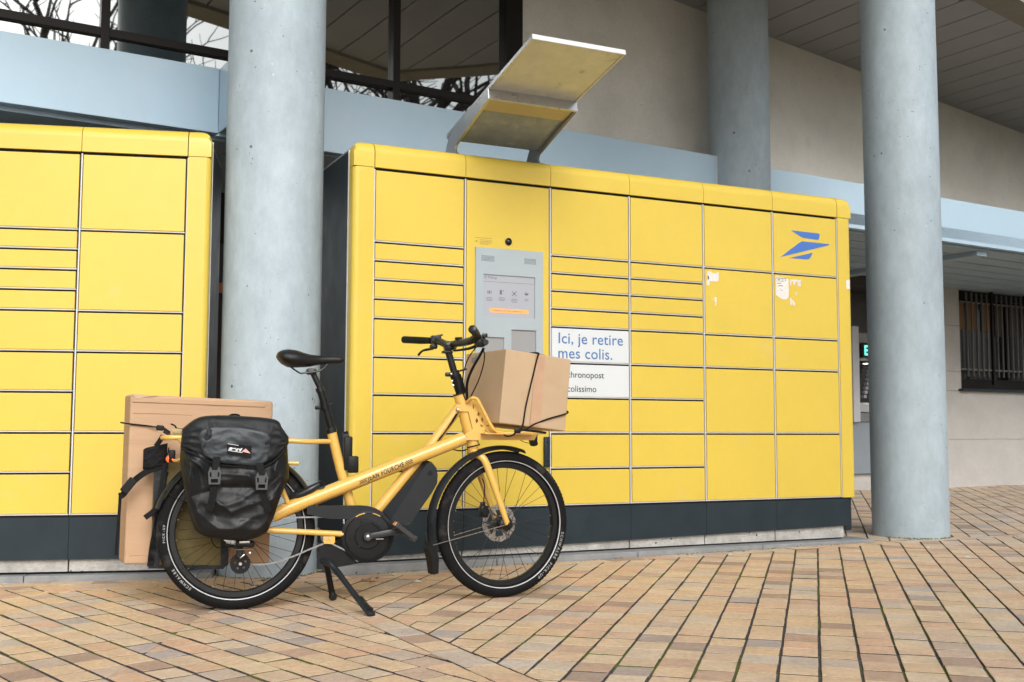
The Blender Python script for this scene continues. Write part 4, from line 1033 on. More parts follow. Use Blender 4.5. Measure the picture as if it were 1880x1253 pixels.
mb.build('guard_bolt', M['blackmetal'], bike)
ca_ = P(675, 985.5, .085)
for sgn in (1, -1):
    n_ = .092 * sgn
    if sgn > 0: e_ = P(739, 974, .095); st_ = ca_
    else: e_ = ca_ - (P(739, 974, .095) - ca_) - bnn * .19; st_ = ca_ - bnn * .19
    d_ = (e_ - st_); mb = MB(); mb.box((st_ + e_) / 2, (d_.length + .020, .018, .026), ux=d_, uz=up, ch=.005); mb.lathe([(0, .010), (.017, .010), (.019, .004), (.019, -.02)], st_, bnn * sgn, 20); mb.build('crank_arm', M['pedal'], bike)
    pc_ = e_ + bnn * sgn * .055
    mb = MB(); pu = (bs * .78 - up * .62); pu.normalize(); pw = up * .78 + bs * .62
    for k in (-1, 1): mb.box(pc_ + bnn * sgn * 0 + pu * .045 * k, (.014, .090, .024), ux=pu, uz=pw, ch=.004)
    for k in (-1, 0, 1): mb.box(pc_ + bnn * .038 * k, (.095, .014, .020), ux=pu, uz=pw, ch=.004)
    pdl = mb.build('pedal', M['pedal'], bike)
    mb = MB(); mb.box(pc_ - pu * .053, (.004, .055, .016), ux=pu, uz=pw, ch=.001); mb.build('pedal_reflector', flat_mat('amber reflector', (.75, .36, .16), .25), pdl)
mb = MB(); mb.lathe([(0, .0115), (.006, .0115), (.0075, .0105), (.0075, 0)], ca_, bnn, 14); mb.build('crank_bolt', M['steel'], bike)
mb = MB(); mb.box(P(697, 990, .105), (.031, .001, .0022), ux=bs); mb.build('crank_mark', M['reflect'], bike)
# chain
def chain(pts, name='chain'):
    pts = smoothline(pts, 10); L_ = 0; acc = [0]
    for i in range(1, len(pts)): L_ += (pts[i] - pts[i - 1]).length; acc.append(L_)
    mb = MB(); d_ = 0; k = 0
    while d_ < L_ - .012:
        def at_(x):
            for i in range(1, len(pts)):
                if acc[i] >= x: t_ = (x - acc[i - 1]) / (acc[i] - acc[i - 1]); return pts[i - 1] * (1 - t_) + pts[i] * t_
            return pts[-1]
        a_, b_ = at_(d_), at_(d_ + .0127); w_ = .0035 if k % 2 else .0022
        for sg_ in (1, -1): mb.box((a_ + b_) / 2 + bnn * w_ * sg_, ((b_ - a_).length + .004, .001, .0062 if k % 2 else .0052), ux=b_ - a_, uz=up)
        mb.tube([a_ - bnn * .004, a_ + bnn * .004], .0036, n=8); d_ += .0127; k += 1
    return mb.build(name, M['chainm'], bike)
chain([P(446, 1036, .045), P(475, 1037, .045), P(505, 1033, .045), P(540, 1021, .047), P(575, 1006, .048), P(601, 997, .05), P(618, 1003, .052), P(640, 1014, .055)])
chain([P(450, 955, .045), P(527, 951, .047), P(612, 949, .05)])
# cassette and derailleur
mb = MB()
for i in range(7):
    r_ = .060 - i * .006; z_ = .018 + i * .005; k_ = 26 - i * 2
    pts = [((r_ + (.003 if j % 2 else -.001)) * cos(2 * pi * j / (2 * k_)), (r_ + (.003 if j % 2 else -.001)) * sin(2 * pi * j / (2 * k_))) for j in range(2 * k_)]
    mb.prism(pts, rc, bs, up, z_, z_ + .0018)
mb.build('cassette', M['steel'], bike)
mb = MB(); mb.box(P(450, 998, .075), (.075, .03, .030), ux=bs - up * .1, ch=.010); mb.box(P(425, 1003, .06), (.05, .02, .012), ux=bs - up * .3, ch=.004); mb.box(P(440, 1015, .06), (.028, .02, .05), ux=bs, uz=up + bs * .15, ch=.006); mb.build('derailleur', M['blackmetal'], bike)
mb = MB(); mb.box(P(449, 996, .092), (.040, .001, .008), ux=bs, ch=.0004); mb.box(P(445, 1022, .075), (.022, .001, .005), ux=bs + up * .8, ch=.0004); mb.tube([P(433, 1009.5, .078), P(464, 1009, .078)], .002, n=6); mb.lathe([(0, .003), (.005, .002), (.005, 0)], P(459, 1016, .08), bnn, 10); mb.build('derailleur_trim', M['steel'], bike)
pts_ = [((.038 + (.003 if j % 2 else 0)) * cos(2 * pi * j / 44), (.038 + (.003 if j % 2 else 0)) * sin(2 * pi * j / 44)) for j in range(44)]
mb = MB(); hl = [[(.021 * cos(a_) + .0055 * cos(q), .021 * sin(a_) + .0055 * sin(q)) for q in [2 * pi * z / 7 for z in range(7)]] for a_ in [2 * pi * k / 5 + .4 for k in range(5)]]
mb.prism(pts_, P(441, 1035, .05), bs, up, -.004, .012, holes=hl); mb.build('jockey_wheel', M['black'], bike)
mb = MB(); mb.lathe([(0, .016), (.006, .016), (.007, .012)], P(441, 1035, .05), bnn, 12); mb.build('jockey_bolt', M['steel'], bike)
T_('shift_cable', [P(428, 1003, .07), P(400, 1006, .07), P(388, 990, .065), P(395, 965, .06)], .0024, 'black', smooth=True, n=6)
# bracket under the chain stay and the double kickstand
polyplate('stand_bracket', [(591, 983), (612, 983), (612, 994), (609, 997), (593, 996), (591, 991)], -.05, .062, 'yellowpaint')
mb = MB()
for x in (599, 605): mb.lathe([(0, .003), (.0045, .003), (.005, 0)], P(x, 990, .063), bnn, 10)
mb.build('bracket_bolt', M['steel'], bike)
polyplate('stand_body', [(588, 1000), (604, 997), (625, 1005), (640, 1018), (655, 1032), (612, 1040), (596, 1040), (584, 1028), (583, 1012)], -.055, .05, 'black')
foot = EYE + ray(679, 1128) * ((gz(0, 4.2) + .006 - CAMH) / ray(679, 1128).z)
kn = [P(592, 1030, .05), P(606, 1036, .08), P(616, 1046, .10)]
T_('stand_leg', kn + [kn[-1].lerp(foot, .35), kn[-1].lerp(foot, .7), foot + up * .012], [.014, .013, .0125, .0115, .013, .017], 'blackgloss', smooth=True, flat=1.0)
mb = MB(); df = (foot - kn[-1]).normalized(); mb.box(foot - df * .035 + up * .006, (.11, .036, .022), ux=df, ch=.010); mb.build('stand_foot', M['blackgloss'], bike)
foot2 = EYE + ray(611, 1103) * ((gz(-.7, 4.6) + .003 - CAMH) / ray(611, 1103).z)
T_('stand_leg', [P(596, 1032, -.03), P(601, 1045, -.05), foot2 + up * .05 - bs * .008, foot2 + up * .02], [.013, .012, .013, .015], 'black', smooth=True)
mb = MB(); mb.lathe([(0, .011), (.014, .011), (.017, .006), (.017, -.006), (.014, -.011), (0, -.011)], foot2 + up * .017, bnn, 20); mb.build('stand_roller', M['black'], bike)
# stem, handlebar
st0, st1, st2 = P(846, 716), P(834, 684), P(823, 646)
T_('stem_lower', [P(847, 722), P(836.5, 690)], .0235, 'black', n=20)
T_('stem_post', [st1, st2], .0150, 'blackmetal')
mb = MB(); mb.tube([P(833, 682), P(836, 692)], .0225, n=18); mb.box(P(824, 688), (.03, .03, .018), ux=bs, ch=.004); mb.box(P(845, 681, .0), (.06, .014, .008), ux=bs + up * .28, ch=.003); mb.build('stem_lever', M['blackmetal'], bike)
mb = MB()
for (x, y) in ((829, 687), (830.5, 700), (832.5, 708)): mb.lathe([(0, .003), (.0045, .002), (.005, 0)], P(x, y, .022), bnn, 10)
mb.box(P(841, 702, .021), (.008, .001, .010), ux=bs)
mb.build('stem_bolt', M['steel'], bike)
mb = MB(); mb.box(P(821, 647), (.044, .04, .012), ux=bs, ch=.004); mb.box(P(826, 636), (.055, .05, .04), ux=bs + up * .3, ch=.012); mb.build('bar_clamp', M['blackmetal'], bike)
cl = P(829, 634)
barR = [cl, P(838, 631, .05), P(852, 629, .11), P(866, 625, .18), P(876, 617, .23)]
barL = [cl, P(818, 632, -.06), P(805, 627, -.12), P(792, 626, -.18)]
T_('handlebar', barL[::-1] + barR[1:], .0162, 'blackmetal', smooth=True)
T_('grip', [P(792, 625.8, -.16), P(775, 625.5, -.22), P(742, 624, -.30), P(739, 624, -.305)], [.0145, .0165, .0165, .013], 'black')
T_('grip', [P(877, 618, .22), P(872, 610, .30), P(867.5, 605, .345)], [.0145, .017, .0175], 'black')
mb = MB(); d_ = (P(867.5, 605, .345) - P(872, 610, .30)).normalized(); mb.lathe([(0, .004), (.012, .004), (.0165, .001), (.0165, -.004)], P(867.5, 605, .345), d_, 20); mb.build('grip_cap', M['blackmetal'], bike)
mb = MB(); mb.box(P(800, 623, -.14), (.045, .035, .032), ux=bs, uz=up, ch=.006); mb.box(P(806, 616.5, -.13), (.036, .012, .008), ux=bs + up * .2, ch=.003); mb.build('display_control', M['blackgloss'], bike)
mb = MB(); mb.box(P(796, 637, -.14), (.034, .03, .02), ux=bs, ch=.007); mb.build('brake_mount', M['blackmetal'], bike)
T_('brake_lever', [P(796, 640, -.15), P(783, 642.5, -.17), P(775, 645, -.20), P(768.5, 652, -.23)], [.006, .006, .005, .006], 'blackmetal', smooth=True, n=8)
T_('brake_lever', [P(879, 634, .17), P(862, 640, .16), P(845, 643, .13), P(833, 644, .10)], [.008, .006, .005, .005], 'blackmetal', smooth=True, n=8)
mb = MB(); mb.box(P(881, 627, .19), (.045, .045, .05), ux=bs, ch=.012); mb.box(P(890, 616, .20), (.022, .02, .016), ux=bs, ch=.004); mb.lathe([(0, .01), (.012, .01), (.014, 0)], P(891, 629, .21), bnn, 14); mb.lathe([(.006, .01), (.010, .01), (.011, 0)], P(886, 621, .21), bnn, 14); mb.build('shifter', M['blackmetal'], bike)
mb = MB(); mb.box(P(842, 622, .06), (.03, .025, .012), ux=bs, ch=.004); mb.build('bell', M['black'], bike)
# cables
T_('cable_bundle', [P(888, 640, .17), P(880, 655, .14), P(866, 680, .10), P(857.5, 705, .05), P(858, 735, .03)], .0058, 'black', smooth=True, n=8)
T_('cable', [P(874, 638, .15), P(860, 658, .12), P(851, 685, .06), P(849, 715, .03), P(855, 735, .028)], .0026, 'black', smooth=True, n=6)
T_('cable', [P(888, 642, .18), P(889, 662, .17), P(880, 695, .12), P(866, 725, .05), P(858, 738, .03)], .0026, 'black', smooth=True, n=6)
T_('cable', [P(838, 760, .03), P(826, 780, .03), P(812, 800, .03), P(803, 811, .02)], .0030, 'black', smooth=True, n=6)
T_('cable', [P(842, 757, .03), P(829, 778, .03), P(806, 806, .03)], .0022, 'black', smooth=True, n=6)
T_('cable', [P(866, 822, .02), P(848, 828, -.02), P(826, 824, -.04), P(815, 818, -.05)], .0028, 'black', smooth=True, n=6)
# front carrier
hz = lambda x, y: (820 + x / 8.523, 700 + y / 8.523)
op = [hz(375, 275), hz(210, 370), hz(145, 430), hz(160, 470), hz(340, 478), hz(408, 750), hz(300, 820), hz(250, 880), hz(300, 925), hz(1370, 925), hz(1415, 840), hz(900, 825), hz(780, 800), hz(700, 720), hz(560, 470), hz(470, 310), hz(420, 262)]
dia = []
for (x, y, a_, b_) in ((497, 520, 22, 36), (470, 620, 24, 46), (555, 605, 22, 46), (540, 705, 28, 24), (640, 708, 26, 24), (600, 790, 40, 28), (420, 400, 16, 46)):
    dia.append([hz(x - a_, y), hz(x, y + b_), hz(x + a_, y), hz(x, y - b_)])
polyplate('carrier_plate', op, .030, .0345, 'yellowpaint', holes=dia)
polyplate('carrier_plate', op, -.0345, -.030, 'yellowpaint', holes=dia)
mb = MB(); q = [P(891, 795.5, .115), P(986, 797, .115), P(986, 797, .115) - bnn * .23, P(891, 795.5, .115) - bnn * .23]
mb.add([p for p in q] + [p - up * .004 for p in q], [(0, 1, 2, 3), (4, 7, 6, 5), (0, 4, 5, 1), (1, 5, 6, 2), (2, 6, 7, 3), (3, 7, 4, 0)]); mb.build('carrier_tray', M['yellowpaint'], bike)
for sg_ in (1, -1):
    sh = V((0, 0, 0)) if sg_ > 0 else -bnn * .14
    T_('carrier_rail', [P(858, 739, .04), P(866, 731.5, .07), P(875, 733, .07), P(882, 744, .07), P(900, 779, .07), P(908, 789, .07), P(922, 794.5, .07), P(960, 795, .07), P(1001, 794.5, .07)] if sg_ > 0 else
       [p + sh for p in [P(858, 739, .04), P(866, 731.5, .07), P(875, 733, .07), P(882, 744, .07), P(900, 779, .07), P(908, 789, .07), P(922, 794.5, .07), P(960, 795, .07), P(1001, 794.5, .07)]], .0078, smooth=True)
mb = MB()
for (x, y) in ((840.5, 751), (853.5, 804)): mb.lathe([(0, .005), (.006, .005), (.0075, .003), (.0075, 0)], P(x, y, .036), bnn, 14)
mb.build('carrier_bolt', M['steel'], bike)
mb = MB(); mb.box(P(979, 811, .0), (.028, .05, .040), ux=bs + up * .25, ch=.008); mb.box(P(983, 803, .0), (.012, .03, .03), ux=bs, ch=.003); mb.lathe([(0, .002), (.004, .002), (.005, 0)], P(976, 813.5, .027), bnn, 10); mb.build('front_lamp', M['black'], bike)
T_('cable', [P(972, 814, .02), P(962, 812, .02), P(953, 807, .02)], .0015, 'black', smooth=True, n=6)
# tail lamp
mb = MB(); mb.box(P(316, 838, .0), (.025, .03, .05), ux=bs, ch=.005); mb.tube([P(310, 822), P(308, 836)], .003, n=6); mb.build('tail_lamp_mount', M['black'], bike)
mb = MB(); mb.lathe([(0, .012), (.008, .010), (.0125, .004), (.013, 0), (.012, -.008), (0, -.010)], P(310.5, 843, .0), bnn, 18); mb.lathe([(0, .012), (.007, .010), (.0105, 0), (0, -.01)], P(317, 844, .004), bnn, 14); mb.build('tail_lamp', M['ledred'], bike)
# frame lettering wrapped on the near main tube
t0, t1 = P(500, 947, .045), P(852, 805, .028); td = (t1 - t0).normalized(); side = bnn - td * bnn.dot(td); side.normalize(); upv = td.cross(side) * -1
if upv.z < 0: upv = -upv
a0_ = (P(659, 884, .07) - t0).dot(td); a1_ = (P(757, 845, .07) - t0).dot(td); rt = .0292
def wrap(x, y): th = y / rt; return t0 + td * x + (side * cos(th) + upv * sin(th)) * rt
mb = MB(); cz = -.004; Lw = a1_ - a0_
vs, fs = text2d('JEAN FOURCHE', .031, offset=.0009, shear=.06, space=1.16)
bmt = bmesh.new(); bv = [bmt.verts.new((p[0], p[1], 0)) for p in vs]
for f in fs:
    try: bmt.faces.new([bv[i] for i in f])
    except ValueError: pass
for k in range(-4, 14):
    bmesh.ops.bisect_plane(bmt, geom=bmt.verts[:] + bmt.edges[:] + bmt.faces[:], plane_co=(0, k * .003, 0), plane_no=(0, 1, 0))
bmt.verts.index_update(); vs = [(q.co.x, q.co.y) for q in bmt.verts]; fs = [tuple(q.index for q in f.verts) for f in bmt.faces]; bmt.free()
wmax = max(p[0] for p in vs); sc_ = (Lw * .68) / wmax; x0 = a0_ + Lw * .16
mb.add([wrap(x0 + p[0] * sc_, cz + (p[1] - .011) * .92) for p in vs], fs)
for (xa, xb) in ((a0_, a0_ + Lw * .135), (a0_ + Lw * .86, a1_)):
    nq = 7; cw = (xb - xa) / nq; chh = .0048
    for i in range(nq):
        for j in range(4):
            if (i + j) % 2: continue
            y0 = cz - .0096 + j * chh; x_ = xa + i * cw + j * .0012
            mb.add([wrap(x_, y0), wrap(x_ + cw, y0), wrap(x_ + cw, y0 + chh), wrap(x_, y0 + chh)], [(0, 1, 2, 3)])
mb.build('frame_lettering', M['ink'], bike)

# ================================================================== LUGGAGE
def ruled(top, bot, n_mid, thick, nu=56, nv=44, fold=.01, seed=0.0, edge=3.0, back=None, foldscale=(7, 9), creases=()):
    """cushion between two pixel curves; n_mid = lateral plane of the outline"""
    def samp(c, t_):
        L_ = [0]
        for i in range(1, len(c)): L_.append(L_[-1] + hypot(c[i][0] - c[i - 1][0], c[i][1] - c[i - 1][1]))
        x = t_ * L_[-1]
        for i in range(1, len(c)):
            if L_[i] >= x - 1e-9: k = (x - L_[i - 1]) / max(1e-9, L_[i] - L_[i - 1]); return (c[i - 1][0] * (1 - k) + c[i][0] * k, c[i - 1][1] * (1 - k) + c[i][1] * k)
        return c[-1]
    def sm(c):
        o_ = smoothline([V((p[0], p[1], 0)) for p in c], 5); return [(p.x, p.y) for p in o_]
    top, bot = sm(top), sm(bot); vs = []; mb = MB()
    for layer in (0, 1):
        for j in range(nv + 1):
            v_ = j / nv
            for i in range(nu + 1):
                u_ = i / nu; a_, b_ = samp(top, u_), samp(bot, u_); px = a_[0] * (1 - v_) + b_[0] * v_; py = a_[1] * (1 - v_) + b_[1] * v_
                e = (1 - abs(2 * u_ - 1) ** edge) * (1 - abs(2 * v_ - 1) ** edge); e = max(0, e) ** .5
                f = 0
                if layer == 0:
                    q = V((u_ * foldscale[0] + seed, v_ * foldscale[1], seed * 3)); nzv = noise.noise(q * .55) * 1.2 + .5 * (1 - abs(noise.noise(q * .8 + V((3, 1, 2)))) * 3)
                    q2 = V((u_ * 3 + seed, v_ * 7 + 2.5 * u_ * (1 - u_) * 4, 1.7)); nzv += .35 * (1 - abs(noise.noise(q2 * .7)) * 3.5)
                    nzv += .8 * (.5 - abs(noise.noise(V((u_ * 5.5 + v_ * 2 + seed, v_ * 4.5 - u_ * 1.5, seed)))) * 2.6); f = fold * nzv * e
                if layer == 0:
                    for (ax, ay, bx_, by_, amp, wd_) in creases:
                        dx, dy = bx_ - ax, by_ - ay; tt = max(0, min(1, ((px - ax) * dx + (py - ay) * dy) / (dx * dx + dy * dy)))
                        dd_ = hypot(px - ax - dx * tt, py - ay - dy * tt); f += .75 * amp * math.exp(-dd_ / wd_) * min(1, e * 1.5)
                n_ = n_mid + (thick * e + f if layer == 0 else -(back if back is not None else thick) * e * .6)
                vs.append(P(px, py, n_mid) + bnn * (n_ - n_mid))
    W_ = nu + 1; H_ = (nu + 1) * (nv + 1); fs = []
    for l in (0, 1):
        for j in range(nv):
            for i in range(nu): a = l * H_ + j * W_ + i; fs.append((a, a + 1, a + W_ + 1, a + W_) if l == 0 else (a, a + W_, a + W_ + 1, a + 1))
    for i in range(nu):
        for j in (0, nv): a = j * W_ + i; fs.append((a, a + 1, H_ + a + 1, H_ + a))
    for j in range(nv):
        for i in (0, nu): a = j * W_ + i; fs.append((a, a + W_, H_ + a + W_, H_ + a))
    mb.add(vs, fs, True); return mb
bag = thing('pannier_bag', 'black tarpaulin pannier with two buckled straps and small logo patch hung on the rear rack', 'pannier', P(430, 990, .15))
mb = ruled([(334, 792), (355, 774), (380, 766), (430, 766), (502, 773), (520, 790), (527, 806)], [(330, 842), (338.5, 900), (351, 953), (361, 975), (385, 987), (444, 993), (485, 981), (499, 958), (518, 905), (531, 879)], .13, .085, nu=110, nv=90, fold=.010, seed=2.3, edge=5, back=.05, foldscale=(4.5, 5.5), creases=[
    (346, 838, 352, 905, .016, 6), (346, 838, 384, 868, .014, 5), (354, 908, 386, 900, -.014, 6), (365, 860, 372, 890, -.010, 7), (404, 868, 455, 872, .015, 6), (455, 872, 476, 900, .013, 6), (408, 893, 462, 894, -.016, 7), (396, 918, 424, 938, .014, 6), (424, 938, 462, 922, .014, 6),
    (462, 922, 512, 912, .012, 6), (430, 908, 492, 930, -.010, 6), (470, 905, 500, 880, -.010, 7), (366, 940, 400, 968, .010, 6), (400, 968, 470, 972, .010, 7), (500, 860, 520, 880, .012, 6), (500, 940, 478, 975, .009, 6), (372, 925, 395, 945, -.010, 6), (440, 950, 470, 950, -.008, 8)])
mb.build('bag_body', M['canvas'], bag, auto=70)
fb = [(331, 822), (350, 830), (377, 843), (394, 851), (410, 854), (444, 856.5), (477, 859), (497, 850), (513, 838), (530, 815)]
ft = [(335, 787), (356, 771), (378, 764), (430, 763.5), (503, 770), (518, 786), (530, 803)]
mb = ruled(ft, fb, .19, .045, nu=70, nv=40, fold=.005, seed=5.1, edge=5, back=.02, foldscale=(4.5, 2), creases=[(378, 768, 384, 800, .007, 5), (384, 800, 366, 838, .007, 5), (501, 773, 488, 812, .008, 5), (488, 812, 478, 852, .006, 5), (506, 776, 522, 815, .007, 4), (392, 772, 398, 800, -.006, 6), (352, 800, 345, 822, .006, 4), (470, 780, 476, 800, -.005, 6)]); mb.build('flap', M['flapm'], bag, auto=70)
mb = ruled([(364, 800), (378, 786), (430, 784), (482, 791), (499, 802)], [(374, 836), (396, 847), (410, 850.5), (444, 853), (475, 855), (492, 845)], .2355, .006, nu=40, nv=30, fold=.003, seed=3.3, edge=8, back=.012, foldscale=(4, 3)); mb.build('flap_panel', surf('blue grey tarpaulin panel', (.020, .028, .034), .48, var=.12, scale=14, bump=.25, bscale=40), bag, auto=70)
cur = [P(x, y, .215) + bnn * .008 for x, y in [(334, 824), (352, 832.5), (377, 845), (394, 852), (410, 855), (444, 857.5), (477, 860), (497, 851), (512, 839), (524, 824)]]
mb = MB(); mb.tube(smoothline(cur), .0045, n=8); mb.build('flap_piping', M['canvas2'], bag)
mb = MB(); mb.tube(smoothline([P(x, y, .165) for x, y in [(418, 767), (424, 762.5), (431, 761.5), (438, 763), (442, 768)]]), .004, n=6); mb.build('carry_loop', M['canvas2'], bag)
NB = .252
def plate_px(name, pxs, n_, th, mat, parent):
    mb = MB(); mb.prism([sz(x, y, n_) for x, y in pxs], V((RW.x, RW.y, 0)), bs, up, n_ , n_ + th); return mb.build(name, mat, parent)
# note: prism normal = bs x up = -(into) -> towards camera
lab = plate_px('logo_patch', [(417, 815), (462, 819), (461, 841), (416.5, 834)], .2445, .002, M['canvas2'], bag)
mb = MB()
vs, fs = text2d('seri', .030, offset=.0016, shear=.35); o_ = P(419.5, 825.5, .2480); ex = (P(445, 829.5, .2480) - o_); wmax = max(p[0] for p in vs); ex_u = ex / wmax
mb.add([o_ + ex_u * p[0] + up * p[1] * .62 for p in vs], fs)
mb.box(P(432, 829.3, .2480), (.055, .001, .0025), ux=P(445, 831, .2480) - P(419, 827, .2480)); mb.box(P(428, 816.6, .2480), (.04, .001, .0018), ux=P(445, 820, .2480) - P(419, 815.5, .2480)); mb.build('patch_print', M['white'], lab)
plate_px('patch_triangle', [(444, 829.5), (451, 823.8), (460, 833)], .2480, .001, flat_mat('pale red print', (.75, .36, .32), .5), lab)
for k, (pl_, bx, by) in enumerate([([(398, 839), (396.5, 855), (394, 872), (393, 892), (390, 915), (384, 938)], 394, 873), ([(476.5, 850), (478.5, 866), (480, 884), (482, 901), (487, 920), (493, 940)], 480.5, 883)]):
    n_ = [.252, .256, .262, .256, .245, .232] if k == 0 else [.243, .25, .256, .25, .24, .225]
    mb = MB(); pts = smoothline([P(x, y, q) for (x, y), q in zip(pl_, n_)]); vs = []; fs = []
    hw = .0135
    for i, p_ in enumerate(pts):
        d_ = (pts[min(i + 1, len(pts) - 1)] - pts[max(i - 1, 0)]).normalized(); sd_ = d_.cross(bnn).normalized()
        for (x, y) in ((-hw, 0), (hw, 0), (hw, .003), (-hw, .003)): vs.append(p_ + sd_ * x + bnn * y)
    for i in range(len(pts) - 1):
        for j in range(4): fs.append((i * 4 + j, i * 4 + (j + 1) % 4, (i + 1) * 4 + (j + 1) % 4, (i + 1) * 4 + j))
    mb.add(vs, fs); st = mb.build('strap', M['canvas2'], bag)
    # buckle
    mb = MB(); n_ = .266; c_ = P(bx, by, n_); bxu = bs; 
    fr_o = [(-.021, -.034), (.021, -.034), (.024, .012), (.016, .034), (.009, .020), (-.009, .020), (-.016, .034), (-.024, .012)]
    fr_h = [[(-.013, -.028), (.013, -.028), (.013, -.014), (-.013, -.014)], [(-.017, -.006), (-.011, -.006), (-.012, .012), (-.018, .012)], [(.017, -.006), (.018, .012), (.012, .012), (.011, -.006)]]
    mb.prism(fr_o, c_, bs, up, 0, .007, holes=[h if k_ != 2 else h for k_, h in enumerate(fr_h)]); mb.build('buckle', surf('buckle plastic', (.05, .056, .06), .35, var=.08, scale=20), st)
plate_px('reflective_tab', [(340, 899), (346, 898), (347.5, 909), (341, 909)], .165, .003, M['reflect'], bag)
# strap at the bag's left, tail of webbing hanging behind the wheel
def web(pxs, ns, w_, name, parent, mat='canvas2'):
    pts = smoothline([P(x, y, q) for (x, y), q in zip(pxs, ns)]); mb = MB(); vs = []; fs = []
    for i, p_ in enumerate(pts):
        d_ = (pts[min(i + 1, len(pts) - 1)] - pts[max(i - 1, 0)]).normalized(); sd_ = d_.cross(bnn).normalized()
        for (x, y) in ((-w_, 0), (w_, 0), (w_, .003), (-w_, .003)): vs.append(p_ + sd_ * x + bnn * y)
    for i in range(len(pts) - 1):
        for j in range(4): fs.append((i * 4 + j, i * 4 + (j + 1) % 4, (i + 1) * 4 + (j + 1) % 4, (i + 1) * 4 + j))
    mb.add(vs, fs); return mb.build(name, M[mat], parent)
# far side khaki bag
kb = thing('khaki_bag', 'olive khaki bag with black edges hung on the far side, seen through the rear wheel', 'bag', P(350, 1040, -.12))
mb = MB(); 
q = [P(282, 850, -.075), P(420, 850, -.075), P(417, 1036, -.075), P(411, 1042, -.075), P(276, 1042, -.075)]
mb.add(q + [p - bnn * .10 for p in q], [(0, 1, 2, 3, 4), (9, 8, 7, 6, 5)] + [(i, (i + 1) % 5, (i + 1) % 5 + 5, i + 5) for i in range(5)]); mb.build('bag_body', M['khaki'], kb)
plate_px('side_panel', [(406, 850), (421, 850), (419, 1037), (411, 1043), (405, 1043)], -.073, .004, M['canvas'], kb)
plate_px('bottom_panel', [(272, 1037), (411, 1038), (411, 1045), (272, 1044)], -.073, .005, M['canvas'], kb)
plate_px('rear_panel', [(283, 850), (309, 850), (297, 935), (292, 1043), (272, 1043), (281, 960)], -.073, .006, M['canvas'], kb)
pk = thing('black_pouch', 'black pouch with buckled webbing strap hanging behind the tail lamp over the cardboard', 'pouch', P(280, 866, -.08))
mb = ruled([(263, 826), (270, 822), (290, 818), (308, 814)], [(262, 862), (276, 864), (292, 860), (306, 852)], -.075, .025, nu=20, nv=20, fold=.004, seed=1.2, edge=6); mb.build('pouch_body', M['canvas2'], pk, auto=60)
web([(300, 800), (292, 812), (286, 820)], [-.06, -.06, -.06], .010, 'hanging_strap', pk)
web([(296, 855), (270, 866), (250, 880), (238, 893), (226, 908), (219, 912)], [-.06, -.065, -.07, -.07, -.07, -.07], .0125, 'webbing_strap', pk)
mb = MB(); d_ = P(250, 876, -.06) - P(226, 905, -.06); mb.box(P(236, 892, -.058), (.065, .012, .034), ux=d_, uz=up, ch=.004); mb.build('strap_buckle', M['black'], pk)
web([(221, 905), (219, 940), (215, 990), (213, 1020)], [-.07, -.09, -.11, -.12], .006, 'webbing_strap', pk)
web([(303, 850), (300, 880), (294, 910), (285, 935), (266, 951)], [-.06, -.055, -.05, -.05, -.045], .011, 'webbing_strap', pk)
web([(303, 866), (297, 900), (289, 960), (281, 1000), (276, 1040)], [-.07, -.07, -.07, -.07, -.07], .013, 'webbing_strap', pk)

# large cardboard behind the rear wheel
def cardbox(corners, th, dirn, name, label, cat, mat, radius=.008, parts=None):
    """corners: TL, TR, BR, BL world points; dirn: thickness direction (away)"""
    T = thing(name, label, cat, (corners[3] + corners[2]) / 2); bm = bmesh.new()
    vv = [bm.verts.new(p) for p in corners] + [bm.verts.new(p + dirn * th) for p in corners]
    for f in [(0, 1, 2, 3), (7, 6, 5, 4), (0, 4, 5, 1), (1, 5, 6, 2), (2, 6, 7, 3), (3, 7, 4, 0)]: bm.faces.new([vv[i] for i in f])
    bmesh.ops.bevel(bm, geom=bm.edges[:], offset=radius, segments=3, affect='EDGES', profile=.6)
    bmesh.ops.subdivide_edges(bm, edges=[e for e in bm.edges if e.calc_length() > .1], cuts=8, use_grid_fill=True)
    for q_ in bm.verts:
        nz_ = noise.noise(q_.co * 6) * .003; q_.co += dirn * nz_
    bm.verts.index_update(); mb = MB(); mb.add([q_.co.copy() for q_ in bm.verts], [[q_.index for q_ in f.verts] for f in bm.faces], False); bm.free(); mb.build('carton', mat, T); return T
CA = 27.0; cref = P(360, 1036, -.20)
def cp(px, py, dz=0): return on_plane(px, py, (cref.x, cref.y), CA) + dirv(CA + 90) * dz
big = cardbox([cp(240, 724), cp(502, 737), cp(495, 1035), cp(228, 1037)], .17, dirv(CA + 90), 'flat_cardboard_box', 'large flat brown cardboard box strapped upright behind the rear wheel', 'cardboard box', M['card'], .012)
mb = MB(); mb.box(cp(368, 739, -.0025), (.55, .004, .02), ux=cp(490, 745) - cp(245, 735), ch=.002); mb.build('lid_crease', M['card'], big)
for (x0, y0, x1, y1) in ((245, 759, 352, 763), (237, 1021, 275, 1021)):
    mb = MB(); mb.tube(smoothline([cp(x0, y0, -.0004), cp((x0 + x1) / 2, (y0 + y1) / 2 - .8, -.0002), cp(x1, y1, -.0004)]), .0010, n=5); mb.build('crease', flat_mat('cardboard shade crease', (.38, .23, .13), .9), big)
mb = MB(); mb.add([cp(x, y, d_) for x, y, d_ in ((240, 723, -.001), (252, 733, -.006), (262, 730, -.005), (290, 727, -.001), (240, 723, .004), (290, 727, .004))], [(0, 1, 2, 3), (0, 3, 5, 4)]); mb.build('torn_flap', M['card2'], big)
